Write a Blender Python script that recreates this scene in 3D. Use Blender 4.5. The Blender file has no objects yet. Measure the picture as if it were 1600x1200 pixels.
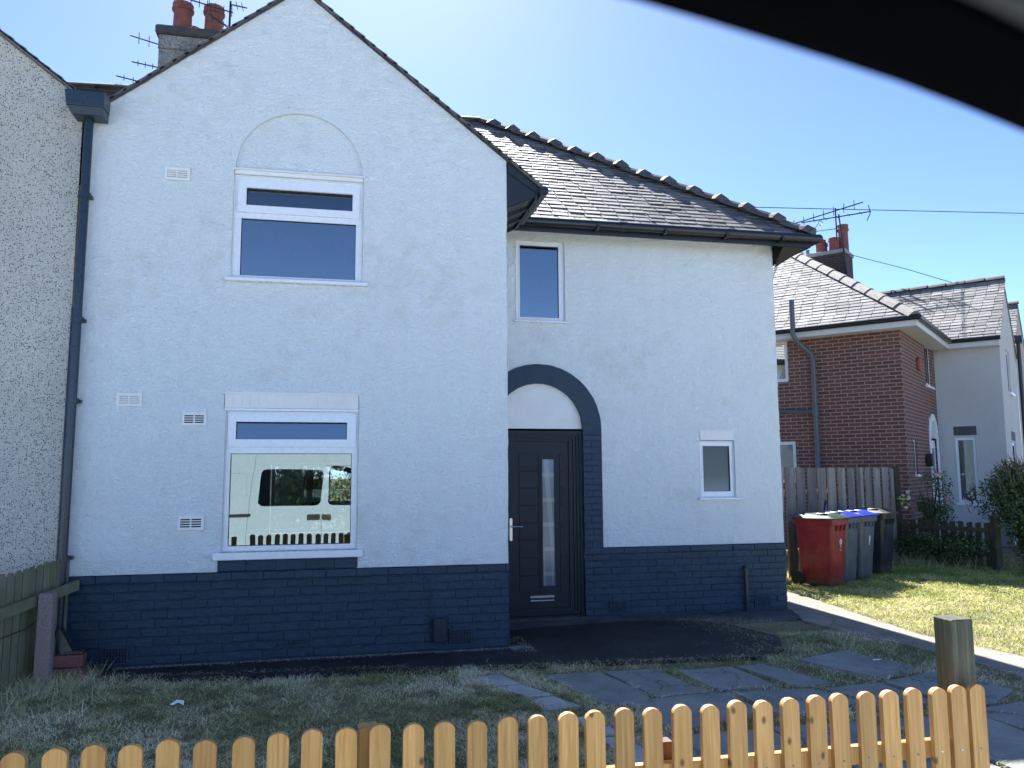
import bpy, math, random
from mathutils import Vector, Matrix, noise
from mathutils.geometry import tessellate_polygon
random.seed(11)
R = math.radians
PI = math.pi
scene = bpy.context.scene
COL = scene.collection
ORG = {}

# ------------------------------------------------------------------ mesh builder
class MB:
    def __init__(s): s.v = []; s.f = []; s.t = []; s.M = None
    def add(s, pts, faces, tone=0.5):
        b = len(s.v)
        if s.M is not None: pts = [s.M @ Vector(p) for p in pts]
        s.v += [tuple(p) for p in pts]
        for f in faces: s.f.append(tuple(b + i for i in f)); s.t.append(tone)
    def quad(s, a, b, c, d, tone=0.5): s.add([a, b, c, d], [(0, 1, 2, 3)], tone)
    def hexa(s, p, tone=0.5):
        s.add(p, [(0, 3, 2, 1), (4, 5, 6, 7), (0, 1, 5, 4), (1, 2, 6, 5), (2, 3, 7, 6), (3, 0, 4, 7)], tone)
    def box(s, x0, x1, y0, y1, z0, z1, tone=0.5):
        s.hexa([(x0, y0, z0), (x1, y0, z0), (x1, y1, z0), (x0, y1, z0), (x0, y0, z1), (x1, y0, z1), (x1, y1, z1), (x0, y1, z1)], tone)
    def cbox(s, x0, x1, y0, y1, z0, z1, c=0.004, tone=0.5):
        # chamfered box
        pts = []; 
        for (zz, k) in ((z0, c), (z0 + c, 0), (z1 - c, 0), (z1, c)):
            X0, X1, Y0, Y1 = x0 + k, x1 - k, y0 + k, y1 - k
            d = c
            pts += [(X0 + d, Y0, zz), (X1 - d, Y0, zz), (X1, Y0 + d, zz), (X1, Y1 - d, zz), (X1 - d, Y1, zz), (X0 + d, Y1, zz), (X0, Y1 - d, zz), (X0, Y0 + d, zz)]
        fs = [tuple(range(7, -1, -1)), tuple(range(24, 32))]
        for r in range(3):
            for i in range(8):
                j = (i + 1) % 8; fs.append((r * 8 + i, r * 8 + j, r * 8 + 8 + j, r * 8 + 8 + i))
        s.add(pts, fs, tone)
    def tube(s, path, r, n=8, tone=0.5, caps=True):
        P = [Vector(p) for p in path]; rs = r if isinstance(r, (list, tuple)) else [r] * len(P)
        pts = []; prev = None
        for i, p in enumerate(P):
            d = (P[min(i + 1, len(P) - 1)] - P[max(i - 1, 0)]).normalized()
            if prev is None:
                a = Vector((0, 0, 1)) if abs(d.z) < .9 else Vector((1, 0, 0))
                u = d.cross(a).normalized()
            else: u = (prev - d * prev.dot(d)).normalized()
            prev = u; w = d.cross(u)
            for k in range(n):
                an = 2 * PI * k / n; pts.append(p + (u * math.cos(an) + w * math.sin(an)) * rs[i])
        fs = []
        for i in range(len(P) - 1):
            for k in range(n):
                j = (k + 1) % n; fs.append((i * n + k, i * n + j, (i + 1) * n + j, (i + 1) * n + k))
        if caps: fs.append(tuple(range(n - 1, -1, -1))); fs.append(tuple((len(P) - 1) * n + k for k in range(n)))
        s.add(pts, fs, tone)
    def lathe(s, c, prof, n=16, tone=0.5):
        pts = []; fs = []
        for (r, z) in prof:
            for k in range(n): a = 2 * PI * k / n; pts.append((c[0] + r * math.cos(a), c[1] + r * math.sin(a), c[2] + z))
        for i in range(len(prof) - 1):
            for k in range(n): j = (k + 1) % n; fs.append((i * n + k, i * n + j, (i + 1) * n + j, (i + 1) * n + k))
        s.add(pts, fs, tone)
    def plate(s, outer, holes, y0, y1, tone=0.5, back=True):
        # 2-D (x,z) outline with holes, extruded between y0 (front) and y1
        loops = [outer] + list(holes)
        flat = [p for l in loops for p in l]
        tris = tessellate_polygon([[Vector((p[0], p[1], 0)) for p in l] for l in loops])
        n = len(flat)
        pts = [(p[0], y0, p[1]) for p in flat] + [(p[0], y1, p[1]) for p in flat]
        fs = []
        for t in tris:
            a, b, c = (flat[i] for i in t)
            if (b[0] - a[0]) * (c[1] - a[1]) - (b[1] - a[1]) * (c[0] - a[0]) < 0: t = (t[0], t[2], t[1])
            fs.append(tuple(t))
            if back: fs.append((t[0] + n, t[2] + n, t[1] + n))
        o = 0
        for l in loops:
            m = len(l)
            for i in range(m):
                j = (i + 1) % m; fs.append((o + i, o + j, n + o + j, n + o + i))
            o += m
        s.add(pts, fs, tone)
    def build(s, name, mat, parent=None, smooth=False, bevel=0, origin=None):
        xs, ys, zs = zip(*s.v)
        o3 = Vector(origin) if origin is not None else Vector(((min(xs) + max(xs)) / 2, (min(ys) + max(ys)) / 2, min(zs)))
        me = bpy.data.meshes.new(name)
        me.from_pydata([(a - o3.x, b - o3.y, c - o3.z) for a, b, c in s.v], [], s.f)
        at = me.attributes.new('tone', 'FLOAT', 'FACE'); at.data.foreach_set('value', s.t)
        if isinstance(mat, (list, tuple)):
            for m in mat: me.materials.append(m)
        else: me.materials.append(mat)
        if smooth:
            me.polygons.foreach_set('use_smooth', [True] * len(me.polygons))
        me.update()
        o = bpy.data.objects.new(name, me); COL.objects.link(o)
        if parent is not None:
            o.parent = parent; o.location = o3 - ORG[parent.name]
        else: o.location = o3
        ORG[o.name] = o3
        if smooth == 'auto':
            me.set_sharp_from_angle(angle=R(35))
        if bevel:
            b = o.modifiers.new('bevel', 'BEVEL'); b.width = bevel; b.segments = 2; b.limit_method = 'ANGLE'; b.angle_limit = R(40)
        return o

def tag(o, label=None, cat=None, group=None, kind=None):
    if label: o['label'] = label
    if cat: o['category'] = cat
    if group: o['group'] = group
    if kind: o['kind'] = kind
    return o

def root(name, loc, rotz=0.0, label=None, cat=None, group=None, local=False):
    o = bpy.data.objects.new(name, None); COL.objects.link(o)
    o.empty_display_size = .2
    o.location = loc; o.rotation_euler = (0, 0, rotz)
    ORG[o.name] = Vector((0, 0, 0)) if local else Vector(loc)
    return tag(o, label, cat, group)

def copy_tree(o, parent=None):
    c = o.copy(); COL.objects.link(c); c.parent = parent
    for ch in [x for x in bpy.data.objects if x.parent == o]: copy_tree(ch, c)
    return c

# ------------------------------------------------------------------ material helpers
def sock(x): return x
def nd(nt, typ, inp=None, **props):
    n = nt.nodes.new(typ)
    for k, v in props.items(): setattr(n, k, v)
    for k, v in (inp or {}).items():
        if hasattr(v, 'is_output'): nt.links.new(v, n.inputs[k])
        else: n.inputs[k].default_value = v
    return n
def objco(nt): return nd(nt, 'ShaderNodeTexCoord').outputs['Object']
def noi(nt, vec, scale, detail=3, rough=.55, out='Fac', dist=0.0):
    return nd(nt, 'ShaderNodeTexNoise', {'Vector': vec, 'Scale': scale, 'Detail': detail, 'Roughness': rough, 'Distortion': dist}).outputs[out]
def vor(nt, vec, scale, out='Distance', feature='F1', rand=1.0):
    return nd(nt, 'ShaderNodeTexVoronoi', {'Vector': vec, 'Scale': scale, 'Randomness': rand}, feature=feature).outputs[out]
def math_(nt, op, a, b=0.0, clamp=False):
    n = nd(nt, 'ShaderNodeMath', {0: a, 1: b}, operation=op); n.use_clamp = clamp; return n.outputs[0]
def ramp(nt, fac, stops):
    n = nd(nt, 'ShaderNodeValToRGB', {'Fac': fac}); e = n.color_ramp.elements
    while len(e) < len(stops): e.new(.5)
    for i, (p, c) in enumerate(stops):
        e[i].position = p; e[i].color = (c, c, c, 1) if not isinstance(c, (tuple, list)) else (*c, 1)
    return n.outputs['Color']
def mix(nt, fac, a, b, mode='MIX'):
    n = nd(nt, 'ShaderNodeMix', data_type='RGBA', blend_type=mode)
    for k, v in ((0, fac), (6, a), (7, b)):
        if hasattr(v, 'is_output'): nt.links.new(v, n.inputs[k])
        else: n.inputs[k].default_value = v if k == 0 else (*v, 1)
    return n.outputs[2]
def mapping(nt, vec, scale=(1, 1, 1), loc=(0, 0, 0), rot=(0, 0, 0)):
    return nd(nt, 'ShaderNodeMapping', {'Vector': vec, 'Scale': scale, 'Location': loc, 'Rotation': rot}).outputs[0]
def bump(nt, h, strength=.5, dist=.01, normal=None):
    i = {'Height': h, 'Strength': strength, 'Distance': dist}
    if normal is not None: i['Normal'] = normal
    return nd(nt, 'ShaderNodeBump', i).outputs[0]
def tone(nt): return nd(nt, 'ShaderNodeAttribute', attribute_name='tone').outputs['Fac']
def orand(nt): return nd(nt, 'ShaderNodeObjectInfo').outputs['Random']
def M(name, fn=None, color=(.5, .5, .5), rough=.6, metal=0.0, spec=.5):
    m = bpy.data.materials.new(name); m.use_nodes = True
    nt = m.node_tree; b = nt.nodes['Principled BSDF']
    b.inputs['Base Color'].default_value = (*color, 1); b.inputs['Roughness'].default_value = rough
    b.inputs['Metallic'].default_value = metal; b.inputs['Specular IOR Level'].default_value = spec
    if fn:
        def setp(**k):
            for kk, v in k.items():
                kk = {'color': 'Base Color', 'rough': 'Roughness', 'normal': 'Normal', 'metal': 'Metallic', 'spec': 'Specular IOR Level'}[kk]
                if hasattr(v, 'is_output'): nt.links.new(v, b.inputs[kk])
                else: b.inputs[kk].default_value = (*v, 1) if isinstance(v, tuple) else v
        fn(nt, setp)
    return m

def m_plain(name, color, rough=.5, metal=0.0, var=.12, bscale=60, bstr=.08, spec=.5):
    def f(nt, S):
        co = objco(nt); n = noi(nt, co, 9, 4)
        c2 = tuple(max(0, c * (1 - var * 2)) for c in color); c3 = tuple(min(1, c * (1 + var)) for c in color)
        S(color=mix(nt, n, c2, c3), normal=bump(nt, noi(nt, co, bscale, 2), bstr, .003))
        S(rough=math_(nt, 'ADD', math_(nt, 'MULTIPLY', noi(nt, co, 22, 3), .25), rough - .12))
    return M(name, f, color, rough, metal, spec)

def f_render(nt, S):
    co = objco(nt)
    big = noi(nt, co, .9, 5, .6); med = noi(nt, co, 5.5, 4, .6)
    dirt = ramp(nt, math_(nt, 'MULTIPLY', big, med), [(.27, 0.0), (.42, 1.0)])
    streak = ramp(nt, noi(nt, mapping(nt, co, (5, 5, .35)), 1.6, 4), [(.48, 0), (.75, 1)])
    d = math_(nt, 'ADD', math_(nt, 'MULTIPLY', dirt, .48), math_(nt, 'MULTIPLY', streak, .12), True)
    c = mix(nt, d, (.84, .885, .885), (.70, .70, .665))
    grain = noi(nt, co, 190, 2, .6)
    c = mix(nt, math_(nt, 'MULTIPLY', grain, .06), c, (.60, .61, .63))
    h1 = noi(nt, mapping(nt, co, (1, 1, 1.7)), 34, 4, .66, dist=1.1)
    h2 = nd(nt, 'ShaderNodeTexVoronoi', {'Vector': co, 'Scale': 95, 'Randomness': 1.0, 'Smoothness': .6}, feature='SMOOTH_F1').outputs['Distance']
    h3 = noi(nt, co, 9, 3, .5)
    h = math_(nt, 'ADD', math_(nt, 'MULTIPLY', h1, 1.0), math_(nt, 'MULTIPLY', h2, -.35))
    h = math_(nt, 'ADD', h, math_(nt, 'MULTIPLY', h3, .9))
    S(color=c, rough=.85, normal=bump(nt, h, 1.0, .022), spec=.25)
white_render = M('white_render', f_render)
def f_smooth_white(nt, S):
    co = objco(nt)
    c = mix(nt, ramp(nt, noi(nt, co, 3.5, 5), [(.35, 0.0), (.7, .5)]), (.80, .79, .77), (.68, .66, .61))
    S(color=c, rough=.8, normal=bump(nt, noi(nt, co, 45, 4), .7, .006), spec=.25)
white_smooth = M('white_painted_masonry', f_smooth_white)

def f_pebble(nt, S):
    co = objco(nt)
    w = nd(nt, 'ShaderNodeVectorMath', {0: co, 1: noi(nt, co, 60, 2, .5, 'Color')}, operation='MULTIPLY_ADD').inputs
    v1 = nd(nt, 'ShaderNodeTexVoronoi', {'Vector': co, 'Scale': 72, 'Randomness': 1.0})
    v2 = nd(nt, 'ShaderNodeTexVoronoi', {'Vector': mapping(nt, co, (1, 1, 1), (3, 1, 2)), 'Scale': 120, 'Randomness': 1.0})
    r1 = nd(nt, 'ShaderNodeSeparateColor', {0: v1.outputs['Color']}).outputs[0]
    r2 = nd(nt, 'ShaderNodeSeparateColor', {0: v2.outputs['Color']}).outputs[0]
    big = noi(nt, co, .9, 4)
    chip = math_(nt, 'MULTIPLY', ramp(nt, r1, [(.60, 0), (.64, 1)]), ramp(nt, v1.outputs['Distance'], [(.30, 1), (.46, 0)]))
    chip2 = math_(nt, 'MULTIPLY', ramp(nt, r2, [(.78, 0), (.82, 1)]), ramp(nt, v2.outputs['Distance'], [(.3, 1), (.5, 0)]))
    lite = ramp(nt, r2, [(0, (.40, .385, .34)), (.5, (.56, .54, .49)), (1, (.74, .72, .67))])
    base = mix(nt, big, lite, (.55, .49, .39), 'MIX'); base = mix(nt, .55, base, lite)
    base = mix(nt, ramp(nt, noi(nt, co, .55, 5, .6), [(.42, 0), (.66, .45)]), base, (.36, .34, .30)); c = mix(nt, chip, base, (.055, .055, .055)); c = mix(nt, chip2, c, (.20, .19, .18))
    h = math_(nt, 'ADD', math_(nt, 'MULTIPLY', v1.outputs['Distance'], -1.0), math_(nt, 'MULTIPLY', v2.outputs['Distance'], -.6))
    S(color=c, rough=.9, normal=bump(nt, h, 1.0, .006), spec=.25)
pebble = M('pebbledash', f_pebble)

def f_grey_render(nt, S):
    co = objco(nt)
    c = mix(nt, ramp(nt, noi(nt, co, 1.2, 5), [(.3, 0), (.7, 1)]), (.52, .525, .52), (.45, .445, .43))
    c = mix(nt, ramp(nt, noi(nt, co, 60, 3), [(.4, 0), (.65, .7)]), c, (.58, .575, .56))
    S(color=c, rough=.9, normal=bump(nt, noi(nt, co, 45, 4), .9, .02), spec=.2)
grey_render = M('grey_render', f_grey_render)
beige_render = m_plain('beige_render', (.42, .36, .28), .85, var=.12, bstr=.5)

def f_navy_brick(nt, S):
    co = objco(nt); t = tone(nt)
    c = mix(nt, t, (.015, .036, .062), (.023, .050, .082))
    wear = ramp(nt, noi(nt, co, 26, 5, .7), [(.60, 0), (.72, .35)])
    c = mix(nt, wear, c, (.036, .052, .075))
    h = math_(nt, 'ADD', noi(nt, mapping(nt, co, (1, 1, 1.6)), 22, 5, .62), math_(nt, 'MULTIPLY', noi(nt, co, 120, 2), .25))
    S(color=c, rough=.52, normal=bump(nt, h, .9, .016), spec=.4)
navy_brick = M('navy_painted_brick', f_navy_brick)
navy_paint = m_plain('navy_paint', (.018, .034, .056), .5, var=.15, bscale=35, bstr=.5)
navy_metal = m_plain('navy_gloss', (.012, .026, .042), .3, var=.1)
dark_joinery = m_plain('black_joinery', (.010, .014, .020), .45, var=.3, bscale=40, bstr=.3)
gutter_black = m_plain('black_gutter', (.012, .014, .018), .35, var=.2)
upvc = m_plain('white_upvc', (.78, .80, .82), .28, var=.03, bstr=.02)
gasket = m_plain('black_gasket', (.015, .015, .017), .5)
anthracite = m_plain('anthracite_door_paint', (.010, .016, .024), .5, var=.06, bscale=200, bstr=.15, spec=.3)
chrome = M('chrome', None, (.75, .75, .76), .18, 1.0)
brass = M('satin_bronze', None, (.50, .45, .38), .35, 1.0)
hole_dark = M('vent_shade_black', None, (.004, .004, .005), .9)  # near-black colour standing for the shade inside vent holes
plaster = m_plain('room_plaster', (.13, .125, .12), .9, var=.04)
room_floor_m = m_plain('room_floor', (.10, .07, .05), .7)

def glass(name, ior=2.15, tint=(.62, .68, .68), wav=.0012):
    m = bpy.data.materials.new(name); m.use_nodes = True; nt = m.node_tree; nt.nodes.clear()
    out = nd(nt, 'ShaderNodeOutputMaterial')
    co = objco(nt)
    nrm = bump(nt, noi(nt, co, 2.2, 1), .12, wav * 4)
    fr = nd(nt, 'ShaderNodeFresnel', {'IOR': ior})
    tr = nd(nt, 'ShaderNodeBsdfTransparent', {'Color': (*tint, 1)})
    gl = nd(nt, 'ShaderNodeBsdfGlossy', {'Color': (.88, .97, 1, 1), 'Roughness': 0.0, 'Normal': nrm})
    mx = nd(nt, 'ShaderNodeMixShader', {0: fr.outputs[0], 1: tr.outputs[0], 2: gl.outputs[0]})
    nt.links.new(mx.outputs[0], out.inputs[0]); return m
pane_glass = glass('window_glass', 3.05, (.42, .46, .46))
dark_glass = glass('tinted_glass', 1.7, (.30, .33, .32))
def f_frost(nt, S):
    co = objco(nt)
    w = nd(nt, 'ShaderNodeTexWave', {'Vector': mapping(nt, co, (1.9, 1, .42), rot=(0, .25, 0)), 'Scale': 1.3, 'Distortion': 2.0, 'Detail': 0.0}).outputs['Fac']
    c = mix(nt, ramp(nt, w, [(.62, 0), (.66, 1)]), (.13, .17, .20), (.20, .25, .28))
    b = ramp(nt, nd(nt, 'ShaderNodeTexWave', {'Vector': co, 'Scale': 1.1, 'Distortion': .6}, bands_direction='Z').outputs['Fac'], [(.90, 0), (.97, .45)])
    c = mix(nt, b, c, (.38, .38, .34))
    S(color=c, rough=.12, normal=bump(nt, noi(nt, co, 30, 3), .2, .004))
frosted = M('patterned_door_glass', f_frost)
def f_obscure(nt, S):
    co = objco(nt)
    sx = nd(nt, 'ShaderNodeSeparateXYZ', {0: co})
    g = ramp(nt, sx.outputs[2], [(0.0, (.16, .20, .22)), (.18, (.07, .09, .095)), (.6, (.045, .06, .062))])
    S(color=g, rough=.30, normal=bump(nt, noi(nt, co, 120, 2), .35, .003))
obscure = M('obscure_bathroom_glass', f_obscure)

def f_slate(nt, S, a=(.060, .058, .058), b=(.20, .185, .175), moss=.35, rough=.55, sp=.45):
    co = objco(nt); t = tone(nt)
    c = mix(nt, t, a, b)
    n = noi(nt, co, 14, 5, .65)
    c = mix(nt, ramp(nt, n, [(.5, 0), (.72, moss)]), c, (.19, .18, .15))
    red = ramp(nt, noi(nt, co, 2.3, 2), [(.62, 0), (.72, .35)])
    c = mix(nt, red, c, (.17, .125, .11))
    h = math_(nt, 'ADD', noi(nt, co, 30, 5, .6), math_(nt, 'MULTIPLY', noi(nt, co, 160, 2), .3))
    S(color=c, rough=math_(nt, 'ADD', math_(nt, 'MULTIPLY', n, .25), rough - .1), normal=bump(nt, h, .6, .006), spec=sp)
slate = M('roof_slate', f_slate)
slate_pale = M('weathered_roof_slate', lambda nt, S: f_slate(nt, S, (.14, .135, .128), (.31, .30, .285), .6, .72, .25))
ridge_m = m_plain('ridge_tile_clay', (.105, .098, .088), .75, var=.35, bscale=30, bstr=.6)
ridge_pale = m_plain('pale_ridge_tile', (.22, .20, .175), .8, var=.2, bscale=40, bstr=.4)
roof_under = M('roof_underlay', None, (.03, .03, .03), .9)
def f_terra(nt, S):
    co = objco(nt); n = noi(nt, co, 8, 5)
    S(color=mix(nt, ramp(nt, n, [(.4, 0), (.65, 1)]), (.25, .075, .045), (.15, .055, .045)), rough=.75, normal=bump(nt, noi(nt, co, 60, 3), .3, .006))
terracotta = M('terracotta', f_terra)
def f_chim(nt, S):
    co = objco(nt)
    soot = ramp(nt, noi(nt, co, 2.6, 5, .65), [(.45, 0), (.62, 1)])
    v = noi(nt, co, 55, 4, .7)
    c = mix(nt, ramp(nt, v, [(.35, 0), (.62, 1)]), (.10, .10, .095), (.42, .40, .36))
    c = mix(nt, math_(nt, 'MULTIPLY', soot, .72), c, (.05, .05, .048))
    S(color=c, rough=.95, normal=bump(nt, v, .9, .02))
chim_m = M('weathered_cement_chimney', f_chim)
chim_cap = m_plain('sooty_cement', (.075, .078, .068), .95, var=.4, bscale=30, bstr=.9)

def f_brick(nt, S, c1=(.185, .082, .062), c2=(.100, .050, .044), mort=(.36, .27, .235)):
    co = objco(nt); s = nd(nt, 'ShaderNodeSeparateXYZ', {0: co})
    u = math_(nt, 'ADD', s.outputs[0], s.outputs[1])
    uv = nd(nt, 'ShaderNodeCombineXYZ', {0: u, 1: s.outputs[2], 2: 0.0}).outputs[0]
    br = nd(nt, 'ShaderNodeTexBrick', {'Vector': uv, 'Color1': (*c1, 1), 'Color2': (*c2, 1), 'Mortar': (*mort, 1), 'Scale': 1.0, 'Mortar Size': .0105,
            'Mortar Smooth': .15, 'Bias': -.1, 'Brick Width': .235, 'Row Height': .0765}, offset=.5)
    c = mix(nt, math_(nt, 'MULTIPLY', noi(nt, co, 30, 4), .5), br.outputs['Color'], (.10, .055, .05))
    h = math_(nt, 'SUBTRACT', math_(nt, 'MULTIPLY', noi(nt, co, 60, 4), .35), br.outputs['Fac'])
    S(color=c, rough=.85, normal=bump(nt, h, .9, .008), spec=.2)
red_brick = M('red_brick', f_brick)
dark_brick = M('sooty_brick', lambda nt, S: f_brick(nt, S, (.07, .038, .03), (.035, .024, .022), (.11, .09, .08)))

def wood(name, a, b, knots=True, scale=1.0, rough=.6, green=None, gr=.5):
    def f(nt, S):
        co0 = objco(nt)
        off = nd(nt, 'ShaderNodeCombineXYZ', {0: math_(nt, 'MULTIPLY', orand(nt), 37.0), 1: math_(nt, 'MULTIPLY', orand(nt), 11.0), 2: math_(nt, 'MULTIPLY', orand(nt), 71.0)}).outputs[0]
        co = nd(nt, 'ShaderNodeVectorMath', {0: co0, 1: off}, operation='ADD').outputs[0]
        wob = noi(nt, mapping(nt, co, (3, 3, .8)), 1.6 * scale, 2, .5, 'Color')
        co2 = nd(nt, 'ShaderNodeVectorMath', {0: co, 1: nd(nt, 'ShaderNodeVectorMath', {0: wob, 3: .05}, operation='SCALE').outputs[0]}, operation='ADD').outputs[0]
        g = noi(nt, mapping(nt, co2, (90, 90, 2.2)), 1.0 * scale, 4, .6)
        g2 = noi(nt, mapping(nt, co2, (20, 20, .7)), 1.0 * scale, 3, .5)
        c = mix(nt, ramp(nt, g, [(.3, 0), (.7, 1)]), a, b)
        c = mix(nt, math_(nt, 'MULTIPLY', g2, gr), c, tuple(x * .55 for x in a))
        t = tone(nt)
        c = mix(nt, 1.0, c, nd(nt, 'ShaderNodeCombineColor', {0: math_(nt, 'ADD', t, .5), 1: math_(nt, 'ADD', t, .5), 2: math_(nt, 'ADD', t, .5)}).outputs[0], 'MULTIPLY')
        h = g
        if knots:
            sk = nd(nt, 'ShaderNodeSeparateXYZ', {0: co2})
            v = nd(nt, 'ShaderNodeTexVoronoi', {'Vector': nd(nt, 'ShaderNodeCombineXYZ', {0: sk.outputs[0], 1: math_(nt, 'MULTIPLY', sk.outputs[2], .62)}).outputs[0], 'Scale': 8.5}, voronoi_dimensions='2D')
            rr = nd(nt, 'ShaderNodeSeparateColor', {0: v.outputs['Color']}).outputs[1]
            k = math_(nt, 'MULTIPLY', ramp(nt, v.outputs['Distance'], [(.03, 1), (.075, .5), (.10, 0)]), ramp(nt, rr, [(.66, 0), (.69, 1)]))
            c = mix(nt, math_(nt, 'MULTIPLY', k, .85), c, (.07, .026, .010))
        if green:
            c = mix(nt, ramp(nt, noi(nt, co, 5, 4), [(.4, 0), (.65, .7)]), c, green)
        S(color=c, rough=rough, normal=bump(nt, h, .35, .003), spec=.3)
    return M(name, f)
pine = wood('new_pine', (.47, .235, .066), (.80, .465, .168), rough=.55, gr=.8)
green_wood = wood('mossy_wood', (.165, .155, .095), (.28, .255, .165), False, green=(.11, .14, .07), rough=.8)
grey_wood = wood('weathered_board', (.19, .155, .125), (.52, .46, .39), True, rough=.8, gr=.9)
post_wood = wood('weathered_post', (.05, .05, .033), (.24, .22, .16), False, green=(.05, .058, .032), rough=.85, scale=.7, gr=1.0)
dark_wood = wood('dark_weathered_wood', (.055, .050, .030), (.10, .085, .055), False, green=(.035, .045, .022), rough=.85)
def f_conc_post(nt, S):
    co = objco(nt); v = noi(nt, co, 130, 3, .7)
    S(color=mix(nt, ramp(nt, v, [(.35, 0), (.65, 1)]), (.15, .115, .105), (.33, .27, .25)), rough=.9, normal=bump(nt, v, .5, .004))
conc_post = M('aggregate_concrete', f_conc_post)

def f_soil(nt, S):
    co = objco(nt)
    n = noi(nt, co, 1.6, 5, .6); n2 = noi(nt, co, 90, 3, .7)
    c = mix(nt, ramp(nt, n, [(.4, 0), (.62, 1)]), (.26, .24, .13), (.42, .34, .21))
    c = mix(nt, ramp(nt, n2, [(.4, 0), (.6, 1)]), (.11, .10, .055), c)
    S(color=c, rough=.95, normal=bump(nt, n2, .8, .02), spec=.1)
soil = M('dry_turf_soil', f_soil)
def f_grass(nt, S):
    t = tone(nt)
    c = ramp(nt, t, [(0, (.13, .155, .055)), (.3, (.24, .28, .09)), (.5, (.42, .40, .18)), (.8, (.68, .59, .36)), (1, (.84, .75, .54))])
    S(color=c, rough=.7, spec=.2)
grass_m = M('grass_blades', f_grass)
def f_lawn(nt, S):
    S(color=ramp(nt, tone(nt), [(0, (.12, .17, .02)), (.35, (.27, .34, .045)), (.55, (.48, .50, .10)), (.8, (.68, .60, .22)), (1, (.80, .72, .38))]), rough=.7, spec=.2)
lawn_m = M('lawn_blades', f_lawn)
def f_leaf(nt, S, st=None):
    t = tone(nt); S(color=ramp(nt, t, st), rough=.5, spec=.3)
leaf_dark = M('dark_leaves', lambda nt, S: f_leaf(nt, S, [(0, (.020, .042, .018)), (.5, (.055, .09, .032)), (.84, (.14, .20, .055)), (.9, (.17, .075, .05)), (1, (.27, .115, .08))]))
leaf_green = M('green_leaves', lambda nt, S: f_leaf(nt, S, [(0, (.025, .05, .015)), (.7, (.07, .12, .03)), (1, (.20, .27, .07))]))
twig = m_plain('twigs', (.07, .05, .03), .9)
def petal(name, col):
    def f(nt, S): S(color=mix(nt, tone(nt), tuple(c * .8 for c in col), tuple(min(1, c * 1.1) for c in col)), rough=.6)
    return M(name, f)
petal_pink = petal('pink_petals', (.70, .34, .33)); petal_white = petal('cream_petals', (.75, .72, .62)); petal_yellow = petal('pale_yellow_leaves', (.62, .66, .22))

def f_tarmac(nt, S):
    co = objco(nt)
    n = noi(nt, co, 1.7, 5, .65)
    sp = ramp(nt, vor(nt, co, 26), [(.10, 1), (.15, 0)])
    sel = ramp(nt, nd(nt, 'ShaderNodeSeparateColor', {0: nd(nt, 'ShaderNodeTexVoronoi', {'Vector': co, 'Scale': 26}).outputs['Color']}).outputs[0], [(.93, 0), (.935, 1)])
    c = mix(nt, ramp(nt, n, [(.45, 0), (.68, 1)]), (.016, .017, .018), (.033, .034, .035))
    c = mix(nt, math_(nt, 'MULTIPLY', sp, sel), c, (.42, .42, .40))
    S(color=c, rough=.8, normal=bump(nt, noi(nt, co, 140, 3), .7, .006), spec=.3)
tarmac_m = M('new_tarmac', f_tarmac)
def f_conc(nt, S, a=(.19, .17, .135), b=(.31, .28, .23)):
    co = objco(nt)
    n = noi(nt, co, 2.2, 6, .65); n2 = noi(nt, co, 120, 3, .6)
    c = mix(nt, ramp(nt, n, [(.35, 0), (.68, 1)]), a, b)
    c = mix(nt, ramp(nt, n2, [(.5, 0), (.7, .4)]), c, tuple(x * .5 for x in a))
    crack = ramp(nt, nd(nt, 'ShaderNodeTexVoronoi', {'Vector': nd(nt, 'ShaderNodeVectorMath', {0: co, 1: nd(nt, 'ShaderNodeVectorMath', {0: noi(nt, co, 3, 4, .6, 'Color'), 3: .5}, operation='SCALE').outputs[0]}, operation='ADD').outputs[0], 'Scale': .9}, feature='DISTANCE_TO_EDGE').outputs['Distance'], [(.003, .6), (.009, 0)])
    c = mix(nt, crack, c, (.06, .05, .04))
    S(color=c, rough=.9, normal=bump(nt, math_(nt, 'ADD', n2, math_(nt, 'MULTIPLY', n, 2.0)), .5, .008), spec=.2)
concrete = M('old_concrete', f_conc)
slab_m = M('stone_slab', lambda nt, S: f_conc(nt, S, (.20, .205, .185), (.32, .325, .29)))
slab_pale = M('pale_stone_slab', lambda nt, S: f_conc(nt, S, (.34, .35, .33), (.56, .56, .52)))
bounce_road_m = M('pale_bounce_road', lambda nt, S: f_conc(nt, S, (.47, .50, .50), (.56, .60, .60)))  # unseen road surface made extra pale to bounce sunlight onto the shaded front wall
pave_m = M('pale_bounce_paving', lambda nt, S: f_conc(nt, S, (.46, .49, .49), (.56, .60, .60)))  # paving lightened likewise, acting as a reflector for the shaded wall
gravel_m = m_plain('pale_grit', (.30, .28, .24), .9, var=.5)
van_paint = m_plain('white_van_paint', (.34, .425, .45), .25, var=.04, bstr=.02)
rubber = m_plain('black_rubber', (.012, .012, .013), .6)
trim_black = M('black_cab_trim', None, (.0006, .0007, .0012), .9, 0, .05)
trim_grey = M('grey_cab_lining', None, (.22, .23, .22), .9)

# ------------------------------------------------------------------ geometric helpers
def rect(x0, x1, z0, z1): return [(x0, z0), (x1, z0), (x1, z1), (x0, z1)]
def rrect(x0, x1, z0, z1, r, n=5):
    o = []
    for cx, cz, a0 in ((x1 - r, z1 - r, 0), (x0 + r, z1 - r, 90), (x0 + r, z0 + r, 180), (x1 - r, z0 + r, 270)):
        for k in range(n + 1):
            a = R(a0 + 90 * k / n); o.append((cx + r * math.cos(a), cz + r * math.sin(a)))
    return o

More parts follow.
